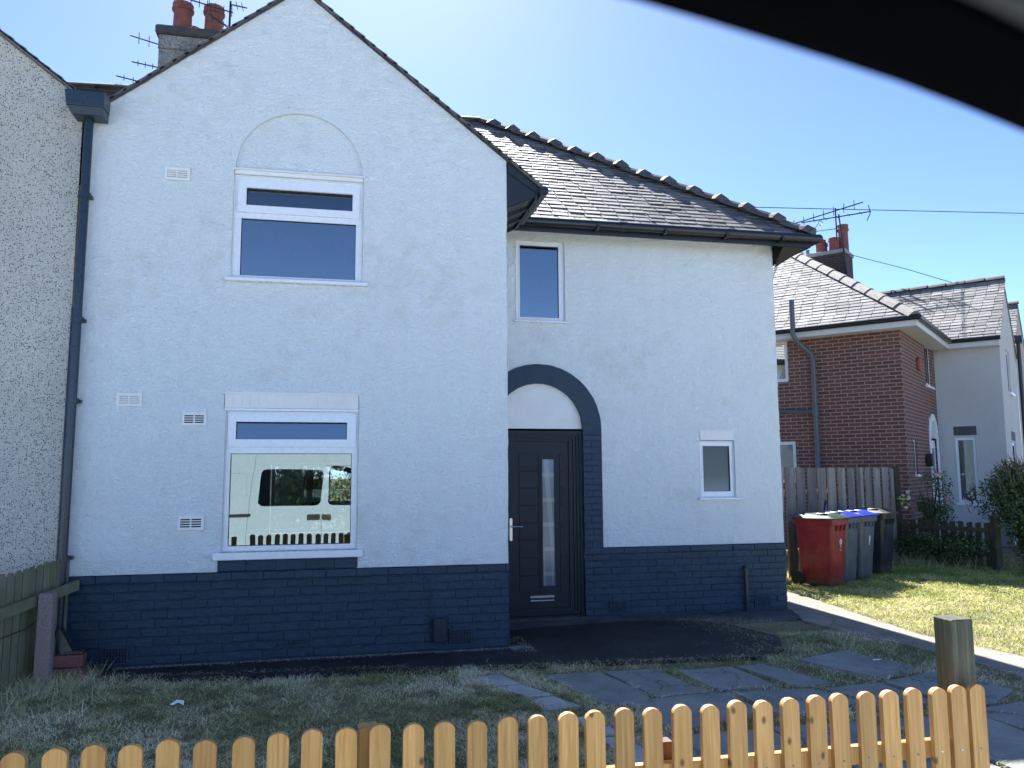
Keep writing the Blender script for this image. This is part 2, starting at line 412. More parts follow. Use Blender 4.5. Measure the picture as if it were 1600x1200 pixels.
def lin(a, b, step):
    n = max(1, int(round((b - a) / step))); return [a + (b - a) * i / n for i in range(n + 1)]
def wall_grid(mb, P, x0, x1, z0, z1, holes=(), top=None, step=.07, disp=.004, edge=(0, 0), tn=0.5, rel=0.0):
    """wavy wall sheet.  P(x, d, z) -> point (d = distance behind the face)"""
    brk = sorted(set([x0, x1] + [h[0] for h in holes if x0 < h[0] < x1] + [h[1] for h in holes if x0 < h[1] < x1] + ([top[1]] if top and x0 < top[1] < x1 else [])))
    xs = []
    for a, b in zip(brk, brk[1:]): xs += lin(a, b, step)[:-1]
    xs.append(x1)
    brk = sorted(set([z0, z1] + [h[2] for h in holes if z0 < h[2] < z1] + [h[3] for h in holes if z0 < h[3] < z1]))
    zs = []
    for a, b in zip(brk, brk[1:]): zs += lin(a, b, step)[:-1]
    zs.append(z1)
    tf = top[0] if top else (lambda x: 1e9)
    idx = {}; pts = []
    def key(x, z): return (round(x, 4), round(z, 4))
    for i, x in enumerate(xs):
        for j, z in enumerate(zs):
            zz = min(z, tf(x))
            d = disp * (noise.noise(Vector((x * 3.1, z * 3.1, 1.7))) + .6 * noise.noise(Vector((x * 11, z * 11, 5.2))))
            if rel: d += rel * (noise.noise(Vector((x * 26 + 3 * noise.noise(Vector((x * 9, z * 9, 2))), z * 44, 3.3))) + .6 * noise.noise(Vector((x * 60, z * 85, 7.7))) + .5 * noise.noise(Vector((x * 13, z * 17, 9.1))))
            ex = 0.0
            if (i == 0 and edge[0]) or (i == len(xs) - 1 and edge[1]): ex = .006 * noise.noise(Vector((0.3, z * 9, x)))
            pts.append(P(x + ex, d, zz)); idx[(i, j)] = len(pts) - 1
    fs = []
    for i in range(len(xs) - 1):
        for j in range(len(zs) - 1):
            xm, zm = (xs[i] + xs[i + 1]) / 2, (zs[j] + zs[j + 1]) / 2
            if any(h[0] < xm < h[1] and h[2] < zm < h[3] for h in holes): continue
            if zs[j] >= tf(xs[i]) and zs[j] >= tf(xs[i + 1]): continue
            fs.append((idx[(i, j)], idx[(i + 1, j)], idx[(i + 1, j + 1)], idx[(i, j + 1)]))
    mb.add(pts, fs, tn)
def reveal(mb, P, h, depth):
    x0, x1, z0, z1 = h; e = -.006
    for a, b in (((x0, z0), (x1, z0)), ((x1, z0), (x1, z1)), ((x1, z1), (x0, z1)), ((x0, z1), (x0, z0))):
        mb.quad(P(a[0], e, a[1]), P(a[0], depth, a[1]), P(b[0], depth, b[1]), P(b[0], e, b[1]))
def arch_fill(mb, P, cx, z0, r, pad, rec, n=64):
    """rectangle around a half circle filled outside it; the half circle itself set back by rec"""
    W = r + pad; T = z0 + r + pad
    inn = []; out = []
    for k in range(n + 1):
        a = PI * k / n; c, s = math.cos(a), math.sin(a)
        inn.append((cx + r * c, z0 + r * s))
        t = min(W / abs(c) if abs(c) > 1e-6 else 1e9, (r + pad) / s if s > 1e-6 else 1e9)
        out.append((cx + t * c, z0 + t * s))
    for k in range(n):
        mb.quad(P(inn[k][0], 0, inn[k][1]), P(out[k][0], 0, out[k][1]), P(out[k + 1][0], 0, out[k + 1][1]), P(inn[k + 1][0], 0, inn[k + 1][1]))
        # corner gap
        if abs(out[k][0] - out[k + 1][0]) > 1e-6 and abs(out[k][1] - out[k + 1][1]) > 1e-6:
            cxn = cx + (W if out[k][0] > cx else -W)
            mb.add([P(out[k][0], 0, out[k][1]), P(cxn, 0, T), P(out[k + 1][0], 0, out[k + 1][1])], [(0, 1, 2)])
        jig = rec * (1 + .25 * noise.noise(Vector((k * .7, 1, 2))))
        mb.quad(P(inn[k][0], 0, inn[k][1]), P(inn[k + 1][0], 0, inn[k + 1][1]), P(inn[k + 1][0], rec, inn[k + 1][1]), P(inn[k][0], rec, inn[k][1]))
        mb.add([P(cx, rec, z0), P(inn[k][0], rec, inn[k][1]), P(inn[k + 1][0], rec, inn[k + 1][1])], [(0, 1, 2)])

def bricks(mb, P, x0, x1, z0, z1, skip=(), bw=.226, bh=.0755, proud=.007, gap=.006, rows=None, jit=.0025):
    """individually shaped brick faces over a mortar sheet"""
    mb.quad(P(x0, 0, z0), P(x1, 0, z0), P(x1, 0, z1), P(x0, 0, z1), .15)
    z = z0; r = 0
    n = max(1, int(round((z1 - z0) / bh))); h = (z1 - z0) / n
    for r in range(n):
        za = z0 + r * h; x = x0 - (bw * .5 if r % 2 else 0) - random.random() * .02
        while x < x1 - .02:
            w = bw * random.uniform(.96, 1.04)
            gv = random.choice((.0006, .001, .001, .005)); k_ = .35
            a = max(x, x0); b = min(x + w - gv, x1); x += w
            if b - a < .03: continue
            xm, zm = (a + b) / 2, za + h / 2
            if any(s[0] < xm < s[1] and s[2] < zm < s[3] for s in skip): continue
            p = proud + random.uniform(-jit, jit); c = random.uniform(.004, .009)
            zb = za + gap * .5 + random.uniform(-.0015, .0015); zt = za + h - gap * .5 + random.uniform(-.0015, .0015)
            j = lambda: random.uniform(-.002, .002)
            A = [P(a, 0, zb), P(b, 0, zb), P(b, 0, zt), P(a, 0, zt)]
            B = [P(a + c * k_ + j(), -p + j(), zb + c * .8 + j()), P(b - c * k_ + j(), -p + j(), zb + c * .8 + j()), P(b - c * k_ + j(), -p + j(), zt - c * .8 + j()), P(a + c * k_ + j(), -p + j(), zt - c * .8 + j())]
            mb.add(A + B, [(4, 5, 6, 7), (0, 1, 5, 4), (1, 2, 6, 5), (2, 3, 7, 6), (3, 0, 4, 7)], random.uniform(.3, .75))

def slates(mb, O, ex, ey, rng, vmax, row=.136, w=.205, thick=.009, lift=.016):
    """slate courses: O origin at the eave, ex along it, ey up the slope, rng(v)->(u0,u1)"""
    O = Vector(O); ex = Vector(ex).normalized(); ey = Vector(ey).normalized(); n = ex.cross(ey).normalized()
    if n.z < 0: n = -n
    rows = int(vmax / row) + 1
    for r in range(rows):
        v0 = r * row - .01; v1 = min(v0 + row + .04, vmax)
        ua, ub = rng(max(0, v0)); uc, ud = rng(v1)
        u = ua - (w / 2 if r % 2 else 0) - random.random() * .05
        while u < ub:
            ww = w * random.uniform(.97, 1.03)
            a, b = max(u, ua), min(u + ww - .009, ub); u += ww
            if b - a < .03: continue
            a2 = max(a, uc) if uc > a else a; b2 = min(b, ud) if ud < b else b
            if b2 < a2: a2 = b2 = (a2 + b2) / 2
            sl = lift + random.uniform(-.003, .004); dv = random.uniform(-.006, .006); tl = random.uniform(-.003, .003)
            p = lambda uu, vv, hh: O + ex * uu + ey * vv + n * hh
            mb.add([p(a, v0 + dv, sl + thick), p(b, v0 + dv + tl, sl + thick + tl), p(b2, v1, .004 + thick), p(a2, v1, .004 + thick), p(a, v0 + dv, sl), p(b, v0 + dv + tl, sl)],
                   [(0, 1, 2, 3), (4, 5, 1, 0)], random.random())
            mb.add([p(a, v0 + dv, sl + thick), p(a2, v1, .004 + thick), p(a2, v1, 0), p(a, v0 + dv, 0)], [(0, 1, 2, 3)], .2)
            mb.add([p(b, v0 + dv, sl + thick), p(b2, v1, .004 + thick), p(b2, v1, 0), p(b, v0 + dv, 0)], [(0, 1, 2, 3)], .2)
def ridge_line(mb, A, B, L=.45, wd=.14, ht=.075, collar=True, rough=1.0):
    A, B = Vector(A), Vector(B); d = (B - A).normalized(); s = d.cross(Vector((0, 0, 1))).normalized(); n = s.cross(d)
    n = n if n.z > 0 else -n
    tot = (B - A).length; k = max(1, int(round(tot / L))); L = tot / k
    prof = [(-1, -.55), (-.62, .35), (-.2, .95), (.2, .95), (.62, .35), (1, -.55)]
    def ring(t, sc, up): return [A + d * t + s * (wd * sc * p[0]) + n * (ht * sc * p[1] + up) for p in prof]
    def seg(t0, t1, s0, s1, u0, u1, tn):
        P0, P1 = ring(t0, s0, u0), ring(t1, s1, u1); m = len(prof)
        mb.add(P0 + P1, [(i, i + 1, m + i + 1, m + i) for i in range(m - 1)] + [tuple(range(m)), tuple(range(2 * m - 1, m - 1, -1))], tn)
    for i in range(k):
        t = i * L; j = random.uniform(-.012, .012) * rough
        seg(t, t + L + .02, 1.02, .93, .012 + j, .0 + j, random.uniform(.3, .8))
        if collar:
            q = t + L * .02
            k1, k2 = random.uniform(1.08, 1.2), random.uniform(1.12, 1.3); u9 = random.uniform(.022, .042); q += random.uniform(-.02, .02)
            seg(q - .04, q + .075, k1, k2, .012 + j, u9 + j, random.uniform(.2, .9))
            seg(q + .075, q + .15, k2, 1.0, u9 + j, .01 + j, random.uniform(.2, .9))

def window(par, x0, x1, z0, z1, P, panes, fr=.055, depth=.055, sashes=(), glassmat=None, sill=None, label=None, headtrim=False):
    """uPVC window: frame plate with openings, gaskets, panes, sill. P maps (x,d,z)."""
    mb = MB()
    def plate(outer, holes, d0, d1):
        t = MB(); t.plate(outer, holes, d0, d1)
        mb.add([P(*p) for p in t.v], t.f)
    plate(rect(x0, x1, z0, z1), [rect(*p) for p in panes], .030, .030 + depth)
    for (sx0, sx1, sz0, sz1, k) in sashes:
        p = panes[k]; plate(rect(sx0, sx1, sz0, sz1), [rect(*p)], .010, .0295)
        c = .012  # raised bead round the sash glass
        plate(rect(p[0] - c, p[1] + c, p[2] - c, p[3] + c), [rect(p[0] + .001, p[1] - .001, p[2] + .001, p[3] - .001)], .006, .0098)
    for k, p in enumerate(panes):
        if not any(s[4] == k for s in sashes):
            c = .013; plate(rect(p[0] - c, p[1] + c, p[2] - c, p[3] + c), [rect(p[0] + .001, p[1] - .001, p[2] + .001, p[3] - .001)], .024, .0298)
    if headtrim: plate(rect(x0 - .005, x1 + .005, z1 + .002, z1 + .03), [], .012, .06)
    fo = mb.build('window', upvc, par)
    if label: fo['label'] = label
    for k, p in enumerate(panes):
        g = MB(); t = MB(); t.plate(rect(*p), [rect(p[0] + .006, p[1] - .006, p[2] + .006, p[3] - .006)], .034, .05)
        g.add([P(*q) for q in t.v], t.f); g.build('gasket', gasket, fo)
        tl = (p[3] - p[2]) * .055 if any(s[4] == k for s in sashes) else 0.0   # the top-hung sash glass leans out at its foot
        g = MB(); g.quad(P(p[0] + .003, .047 - tl, p[2] + .003), P(p[1] - .003, .047 - tl, p[2] + .003), P(p[1] - .003, .047 + tl, p[3] - .003), P(p[0] + .003, .047 + tl, p[3] - .003))
        g.build('pane', glassmat or pane_glass, fo)
    if sill:
        sx0, sx1, sz0, sz1, out = sill
        t = MB(); t.cbox(sx0, sx1, -out, .10, sz0, sz1, .006); g = MB(); g.add([P(*q) for q in t.v], t.f); g.build('sill', upvc, fo)
    return fo

def leafcloud(mb, c, rad, n, size, tones=(0, 1), flat=.5, clumps=9, up=.0, spiky=False):
    c = Vector(c)
    cl = []
    for _ in range(clumps):
        d = Vector((random.gauss(0, 1), random.gauss(0, 1), random.gauss(0, 1))).normalized() * random.uniform(.25, .85)
        cl.append((Vector((d.x * rad[0], d.y * rad[1], d.z * rad[2])), random.uniform(.28, .5)))
    for i in range(n):
        o, r = random.choice(cl)
        d = Vector((random.gauss(0, 1), random.gauss(0, 1), random.gauss(0, 1))).normalized() * (random.random() ** .4) * r
        p = c + o + Vector((d.x * rad[0], d.y * rad[1], d.z * rad[2]))
        a = Vector((random.gauss(0, 1), random.gauss(0, 1), random.gauss(0, 1) * flat + up)).normalized()
        b = a.cross(Vector((random.gauss(0, 1), random.gauss(0, 1), random.gauss(0, 1)))).normalized()
        L = size * random.uniform(.6, 1.3); W = L * (.22 if spiky else .38)
        mb.add([p, p + a * L * .5 + b * W, p + a * L, p + a * L * .5 - b * W], [(0, 1, 2, 3)], random.uniform(*tones))

# ================================================================== WORLD, SUN, CAMERA
SUN_AZ, SUN_EL = 2.0, 45.2       # azimuth from +Y towards +X
w = bpy.data.worlds.new('World'); scene.world = w; w.use_nodes = True
wn = w.node_tree; bg = wn.nodes['Background']
sky = wn.nodes.new('ShaderNodeTexSky'); sky.sky_type = 'NISHITA'; sky.sun_disc = False
sky.sun_elevation = R(SUN_EL); sky.sun_rotation = R(SUN_AZ); sky.altitude = 10; sky.air_density = 0.37; sky.dust_density = 0.14; sky.ozone_density = 5.2
wn.links.new(sky.outputs[0], bg.inputs[0]); bg.inputs[1].default_value = .116
sl = bpy.data.lights.new('sun', 'SUN'); sl.energy = 5.0; sl.angle = R(.55); sl.color = (1, .985, .955)
so = bpy.data.objects.new('sun', sl); COL.objects.link(so)
sd = Vector((math.sin(R(SUN_AZ)) * math.cos(R(SUN_EL)), math.cos(R(SUN_AZ)) * math.cos(R(SUN_EL)), math.sin(R(SUN_EL))))
so.rotation_euler = sd.to_track_quat('Z', 'Y').to_euler()

cam = bpy.data.cameras.new('camera'); co_ = bpy.data.objects.new('camera', cam); COL.objects.link(co_); scene.camera = co_
yaw, pitch, roll, fpx = R(12.2), R(6.39), R(-.314), 1241.6
fwd = Vector((math.sin(yaw) * math.cos(pitch), math.cos(yaw) * math.cos(pitch), math.sin(pitch)))
rt = Vector((math.cos(yaw), -math.sin(yaw), 0)); up = rt.cross(fwd)
r2 = rt * math.cos(roll) + up * math.sin(roll); u2 = up * math.cos(roll) - rt * math.sin(roll)
mw = Matrix((r2, u2, -fwd)).transposed().to_4x4(); mw.translation = (0, 0, 1.69); co_.matrix_world = mw
cam.sensor_width = 36; cam.lens = 36 * fpx / 1600; cam.clip_start = .01; cam.clip_end = 2000
cam.dof.use_dof = True; cam.dof.focus_distance = 7.5; cam.dof.aperture_fstop = 8.5
scene.view_settings.view_transform = 'Standard'; scene.view_settings.look = 'None'
scene.view_settings.exposure = 1.9; scene.view_settings.gamma = 1
scene.cycles.use_denoising = True
scene.cycles.max_bounces = 8; scene.cycles.transparent_max_bounces = 12

# ================================================================== GROUND
def struct(o): o['kind'] = 'structure'; return o
g = MB()
g.quad((-400, -400, -.26), (400, -400, -.26), (400, 400, -.26), (-400, 400, -.26)); struct(g.build('ground', soil))
g = MB(); g.box(-40, 40, -6.5, 1.0, -.25, -.20); struct(g.build('road', bounce_road_m))
g = MB(); g.box(-40, 40, 1.16, 2.92, -.25, -.08); g.box(-40, 40, -8.6, -6.66, -.25, -.08); struct(g.build('pavement', pave_m))
g = MB()
for k in range(40):
    g.cbox(-20 + k * .92, -20 + k * .92 + .91, 1.0, 1.155, -.25, -.075, .012); g.cbox(-20 + k * .92, -20 + k * .92 + .91, -6.655, -6.5, -.25, -.075, .012)
struct(g.build('kerb', concrete))
# garden earth: gently uneven sheet
g = MB()
xs = lin(-8, 18, .25); ys = lin(2.93, 19, .25); base = []
for y in ys:
    for x in xs: base.append((x, y, .012 * noise.noise(Vector((x * .9, y * .9, 0))) - .012))
nx = len(xs)
g.add(base, [(j * nx + i, j * nx + i + 1, (j + 1) * nx + i + 1, (j + 1) * nx + i) for j in range(len(ys) - 1) for i in range(nx - 1)])
g.quad((-8, 2.93, -.25), (18, 2.93, -.25), (18, 2.93, -.01), (-8, 2.93, -.01))
struct(g.build('garden_ground', soil, smooth=True))

TAR = [(-2.3, 7.8), (-2.0, 7.44), (-1.2, 7.20), (0.6, 7.06), (1.5, 7.01), (2.7, 6.9), (3.75, 6.82), (4.15, 7.05), (4.42, 7.6), (4.25, 8.3), (4.0, 8.62), (3.2, 8.74), (2.2, 8.66), (1.64, 8.5), (1.62, 7.8)]
def flatpoly(mb, pts, z0, z1, wob=0.0, tn=.5):
    P2 = []
    for i in range(len(pts)):
        a, b = Vector(pts[i]), Vector(pts[(i + 1) % len(pts)])
        m = max(1, int((b - a).length / .12)) if wob else 1
        for k in range(m):
            p = a.lerp(b, k / m)
            P2.append((p.x + wob * noise.noise(Vector((p.x * 7, p.y * 7, 3))), p.y + wob * noise.noise(Vector((p.x * 7, p.y * 7, 9)))))
    t = tessellate_polygon([[Vector((p[0], p[1], 0)) for p in P2]])
    n = len(P2)
    fs = []
    for a in t:
        A, B, C = (P2[i] for i in a)
        if (B[0] - A[0]) * (C[1] - A[1]) - (B[1] - A[1]) * (C[0] - A[0]) < 0: a = (a[0], a[2], a[1])
        fs.append(tuple(i + n for i in a))
    fs += [(i, (i + 1) % n, n + (i + 1) % n, n + i) for i in range(n)]
    mb.add([(p[0], p[1], z0) for p in P2] + [(p[0], p[1], z1) for p in P2], fs, tn)
g = MB(); flatpoly(g, TAR, -.03, .018, .015); struct(g.build('tarmac_path', tarmac_m))
g = MB(); flatpoly(g, [(1.64, 8.45), (2.6, 8.6), (3.4, 8.62), (4.2, 8.45), (5.1, 8.4), (5.42, 8.6), (5.42, 9.1), (1.64, 9.1)], -.03, .010, .02); struct(g.build('concrete_apron', M('dark_concrete', lambda nt, S: f_conc(nt, S, (.05, .052, .055), (.13, .13, .125)))))
PATH = [(5.42, 13), (5.42, 9.0), (5.15, 8.3), (5.25, 7.6), (5.42, 6.9), (5.5, 6.4), (5.48, 5.6), (5.3, 4.6), (5.2, 3.0), (6.1, 3.0), (6.05, 4.6), (6.05, 5.6), (6.08, 6.4), (5.88, 7.3), (6.0, 8.5), (6.22, 10.2), (6.3, 13)]
g = MB(); flatpoly(g, PATH, -.03, .014, .03); struct(g.build('concrete_path', concrete))
SLABS = [([(1.70, 6.66), (2.18, 6.67), (2.33, 5.92), (2.24, 5.68), (1.92, 5.74)], 0), ([(2.22, 6.66), (2.68, 6.64), (2.80, 5.86), (2.37, 5.84)], 0),
         ([(2.84, 6.55), (3.36, 6.57), (3.40, 5.92), (2.90, 5.90)], 0), ([(3.40, 6.56), (3.66, 6.56), (3.88, 5.88), (3.56, 5.82)], 0),
         ([(4.0, 6.58), (4.60, 6.80), (4.80, 6.10), (4.28, 5.92)], .02), ([(4.32, 5.84), (4.95, 6.02), (5.12, 5.40), (4.66, 5.10), (4.36, 5.18)], 0),
         ([(2.1, 5.78), (2.95, 5.82), (2.93, 5.30), (2.18, 5.05)], 0), ([(3.0, 5.82), (3.62, 5.78), (3.80, 5.38), (3.02, 5.16)], 0), ([(3.70, 5.76), (4.24, 5.80), (4.28, 5.2), (3.86, 5.32)], 0),
         ([(1.14, 6.72), (1.36, 6.80), (1.44, 6.44), (1.26, 6.40)], 1), ([(1.24, 6.37), (1.45, 6.41), (1.62, 6.07), (1.43, 6.04)], 1), ([(1.42, 6.0), (1.62, 6.04), (1.74, 5.74), (1.46, 5.68)], 1),
         ([(1.62, 5.5), (1.78, 5.5), (1.80, 5.1), (1.66, 5.1)], 1), ([(1.66, 5.05), (1.84, 5.05), (1.86, 4.6), (1.68, 4.6)], 1)]
for r in range(3):
    for c in range(4):
        xx = 2.0 + c * .80 + r * .12; yy = 4.98 - r * .70 - c * .015
        j = lambda: random.uniform(-.03, .03)
        SLABS.append(([(xx + j(), yy + j()), (xx + .77 + j(), yy + j()), (xx + .78 + j(), yy - .67 + j()), (xx + .02 + j(), yy - .67 + j())], 0))
SLABS.append(([(4.45, 5.02), (5.0, 5.12), (5.05, 4.55), (4.9, 4.5)], 0))
ga, gb = MB(), MB()
for pts, k in SLABS:
    flatpoly(gb if k == 1 else ga, pts, -.04, (.010 + k if k < 1 else .008) + random.uniform(0, .006), .018, random.random())
struct(ga.build('stone_path', slab_m)); struct(gb.build('edging_path', slab_pale))

def inpoly(x, y, P):
    c = False; j = len(P) - 1
    for i in range(len(P)):
        if (P[i][1] > y) != (P[j][1] > y) and x < (P[j][0] - P[i][0]) * (y - P[i][1]) / (P[j][1] - P[i][1]) + P[i][0]: c = not c
        j = i
    return c
def blocked(x0, y0):
    if y0 > 7.74 and x0 < 5.42: return True
    k = .11; x = x0 + k * noise.noise(Vector((x0 * 4, y0 * 4, 1))) + random.gauss(0, .02); y = y0 + k * noise.noise(Vector((x0 * 4, y0 * 4, 7))) + random.gauss(0, .02)
    if inpoly(x, y, TAR) and not (x0 < 1.6 and y0 > 7.1 and False): return random.random() < .996
    if inpoly(x + .16 * noise.noise(Vector((x0 * 2.2, y0 * 2.2, 5))), y, PATH): return random.random() < .975
    if 1.6 < x < 5.42 and y > 8.42: return random.random() < .97
    k = .4; x = x0 + k * (x - x0); y = y0 + k * (y - y0)
    for P, q in SLABS:
        if inpoly(x, y, P): return random.random() < .985
    return False
def grass_patch(name, boxes, label, mt):
    g = MB(); V = g.v; F = g.f; T = g.t
    for (x0, x1, y0, y1, dens, lmin, lmax, dry, hay) in boxes:
        for _ in range(int((x1 - x0) * (y1 - y0) * dens)):
            x, y = random.uniform(x0, x1), random.uniform(y0, y1)
            n1 = noise.noise(Vector((x * 1.3, y * 1.3, 4))); n2 = noise.noise(Vector((x * 5, y * 5, 8)))
            if n2 < -.22 and random.random() < .65: continue
            if blocked(x, y): continue
            flat = random.random() < hay
            L = random.uniform(lmin, lmax) * (1 + .5 * n2) * (2.0 if flat else 1.0); a = random.uniform(0, 2 * PI); lean = random.uniform(1.25, 1.54) if flat else random.uniform(.4, 1.3)
            ca, sa = math.cos(a), math.sin(a); hl = L * math.sin(lean); vl = L * math.cos(lean) + .004
            w2 = random.uniform(.0009, .0018) if flat else random.uniform(.0014, .0028); bx, by = -sa * w2, ca * w2
            z0 = -.008 if not flat else random.uniform(-.002, .022)
            k = random.gauss(0, .18) if flat else 0.0
            b = len(V)
            V += [(x - bx, y - by, z0), (x + bx, y + by, z0), (x + (ca - sa * k) * hl * .5 + bx * .8, y + (sa + ca * k) * hl * .5 + by * .8, z0 + vl * .8), (x + (ca - sa * k) * hl * .5 - bx * .8, y + (sa + ca * k) * hl * .5 - by * .8, z0 + vl * .8), (x + ca * hl, y + sa * hl, z0 + vl)]
            F += [(b, b + 1, b + 2, b + 3), (b + 3, b + 2, b + 4)]
            t = min(1, max(0, (.42 if not flat else .68) + dry + n1 * .6 + n2 * .3 + random.gauss(0, .2))); T += [t, t]
    o = g.build(name, mt); return tag(o, label, 'grass', kind='stuff')
grass_patch('garden_grass', [(-3.4, 1.9, 3.1, 7.5, 6500, .014, .038, -.02, .5), (1.0, 5.6, 3.1, 8.5, 5000, .012, .034, .02, .5), (-3.2, -1.7, 6.3, 7.9, 1200, .05, .13, .1, .5), (4.3, 5.5, 6.8, 9.05, 2500, .02, .05, .0, .4)], 'short dry shaded grass in front of the white house', grass_m)
grass_patch('side_lawn', [(5.9, 12.5, 5.0, 12.8, 3400, .016, .042, -.03, .3), (5.6, 9.5, 9.0, 13.5, 900, .03, .07, .1, .4), (5.3, 7, 3.1, 5.2, 2500, .018, .04, .04, .4)], 'patchy sunlit green and straw lawn beside the concrete path', lawn_m)
g = MB()
for _ in range(5200):
    t = random.random()
    if t < .55: cx_, cy_ = random.choice(((3.9, 7.1), (4.2, 7.6), (4.15, 8.1), (3.95, 8.5), (4.4, 8.4), (4.7, 8.2))); x, y = cx_ + random.gauss(0, .16), cy_ + random.gauss(0, .16)
    else: x = random.uniform(-1.9, 3.9); y = 7.42 - .155 * (x + 2) / 1 * .62 + random.gauss(0, .035) if x < .6 else 7.06 - .07 * (x - .6) + random.gauss(0, .035)
    L_ = random.uniform(.015, .06); a = random.uniform(0, 6.28); w_ = .0014; z_ = random.uniform(.005, .03)
    g.add([(x - w_ * math.sin(a), y + w_ * math.cos(a), z_), (x + w_ * math.sin(a), y - w_ * math.cos(a), z_), (x + L_ * math.cos(a), y + L_ * math.sin(a), z_ + random.uniform(0, .018))], [(0, 1, 2)], min(1, max(0, random.gauss(.6, .25))))
tag(g.build('dry_clippings', grass_m), 'dry grass clippings spilling over the edge of the black tarmac', 'grass', kind='stuff')
# grit along the wall foot and flecks on the tarmac
g = MB()
for _ in range(2600):
    t = random.random()
    if t < .8: x = random.uniform(-1.9, 1.75); y = 7.735 - abs(random.gauss(0, .04))
    else: x = random.uniform(1.63, 1.85); y = random.uniform(7.5, 8.2) if random.random() < .5 else 7.7 + random.gauss(0, .06)
    if x < 1.64 and y > 7.725: y = 7.725
    s = random.uniform(.003, .009); a = random.uniform(0, 3)
    g.add([(x + s * math.cos(a + k * 2.1), y + s * math.sin(a + k * 2.1), .017) for k in range(3)] + [(x, y, .018 + s * .8)], [(0, 1, 3), (1, 2, 3), (2, 0, 3)])
tag(g.build('grit', gravel_m), 'thin line of pale grit along the foot of the navy plinth', 'grit', kind='stuff')

# ================================================================== MAIN WHITE HOUSE
G, W = 7.75, 9.1
H = root('white_house', (1.63, 7.75, 0), 0, 'freshly painted white rendered house with navy brick base and dark front door', 'house')
AX, AZ, SL = -.46, 6.52, .77
roofz = lambda x: AZ - SL * abs(x - AX) if x > AX else AZ - .79 * abs(x - AX)
PG = lambda x, d, z: (x, G + d, z); PW = lambda x, d, z: (x, W + d, z)
UW = (-1.04, .18, 3.54, 4.56); LW = (-1.04, .17, .985, 2.28); LIN = (-1.06, .17, 2.30, 2.45)
mb = MB()
arcH = (-.43 - .65, -.43 + .65, 4.62, 5.27)
wall_grid(mb, PG, -2.36, 1.63, .81, 6.6, [UW, (UW[0], UW[1], 4.55, 4.62), LW, (LW[0], LW[1], .81, .99), LIN, (-1.06, .17, 2.28, 2.45), arcH], (roofz, AX), .015, .006, (0, 1), rel=.0062)
arch_fill(mb, PG, -.43, 4.62, .60, .05, .034)
mb.quad(PG(-1.08, 0, 4.62), PG(-1.04, 0, 4.62), PG(-1.04, 0, 4.62), PG(-1.08, 0, 4.62))
reveal(mb, PG, UW, .12); reveal(mb, PG, LW, .12)
HW = {'ww': (2.02, 2.63, 3.50, 4.48), 'sw': (4.32, 4.79, 1.375, 2.07), 'sl': (4.33, 4.79, 2.075, 2.195)}
DO = (1.75, 2.83, 0, 2.21)
archD = (2.29 - .57, 2.29 + .57, 2.21, 2.21 + .57)
wall_grid(mb, PW, 1.63, 5.42, .81, 4.64, [HW['ww'], HW['sw'], HW['sl'], (DO[0], DO[1], .8, 2.21), archD], None, .016, .006, (0, 1), rel=.0062)
reveal(mb, PW, HW['ww'], .12); reveal(mb, PW, HW['sw'], .12)
PS1 = lambda x, d, z: (1.63 - d, x, z); PS2 = lambda x, d, z: (5.42 - d, x, z)
wall_grid(mb, PS1, G, W, .81, 4.9, step=.09, disp=.005); wall_grid(mb, PS2, W, 15.7, .81, 4.64, step=.2, disp=.005)
RW = (-1.25, .9, .6, 1.9)
PB = lambda x, d, z: (x, 15.7 - d, z)
wall_grid(mb, PB, -6, 5.42, 0, 4.64, [RW], step=.5, disp=0)
wl = mb.build('wall', white_render, H, smooth='auto')
# smooth painted details: arch infill above door, head band, soldier courses
mb = MB(); arch_fill(mb, PW, 2.29, 2.21, .54, .03, .035)
mb.build('door_tympanum', white_smooth, H)
mb = MB(); mb.box(UW[0] + .002, UW[1] - .002, G + .010, G + .1, 4.562, 4.615)
pts = lin(-1.06, .20, .04)
for a, b in zip(pts, pts[1:]):
    d = .012 + .010 * noise.noise(Vector((a * 9, 0, 3))); mb.box(a, b, G - d, G + .01, 4.606 + .006 * noise.noise(Vector((a * 8, 2, 0))), 4.622 + .004 * noise.noise(Vector((a * 8, 5, 0))))
mb.build('window_head', white_smooth, H)
def soldier(x0, x1, z0, z1, P, n, m=white_smooth, name='soldier_course', par=H, ledge=True):
    mb = MB(); mb.quad(P(x0, .012, z0), P(x1, .012, z0), P(x1, .012, z1), P(x0, .012, z1))
    w_ = (x1 - x0) / n
    for k in range(n):
        a = x0 + k * w_ + .0003; b = a + w_ - .0008; p = random.uniform(.0115, .0125); t = MB()
        t.cbox(a, b, -p + .006, .02, z0 + .001, z1 - .001, .0009); mb.add([P(*q) for q in t.v], t.f, random.random())
    if ledge:
        t = MB(); xs_ = lin(x0 - .03, x1 + .01, .05)
        for a, b in zip(xs_, xs_[1:]): t.box(a, b, -.016 - .005 * noise.noise(Vector((a * 8, 1, 1))), .01, z1 - .006 + .002 * noise.noise(Vector((a * 9, 1, 5))), z1 + .010)
        mb.add([P(*q) for q in t.v], t.f)
    mb.build(name, m, par)
soldier(-1.055, .165, 2.305, 2.445, PG, 16)
mb = MB(); mb.box(-1.055, .168, G - .004, G + .1, 2.281, 2.3035); mb.build('window_head', upvc, H); soldier(4.335, 4.785, 2.08, 2.19, PW, 6)
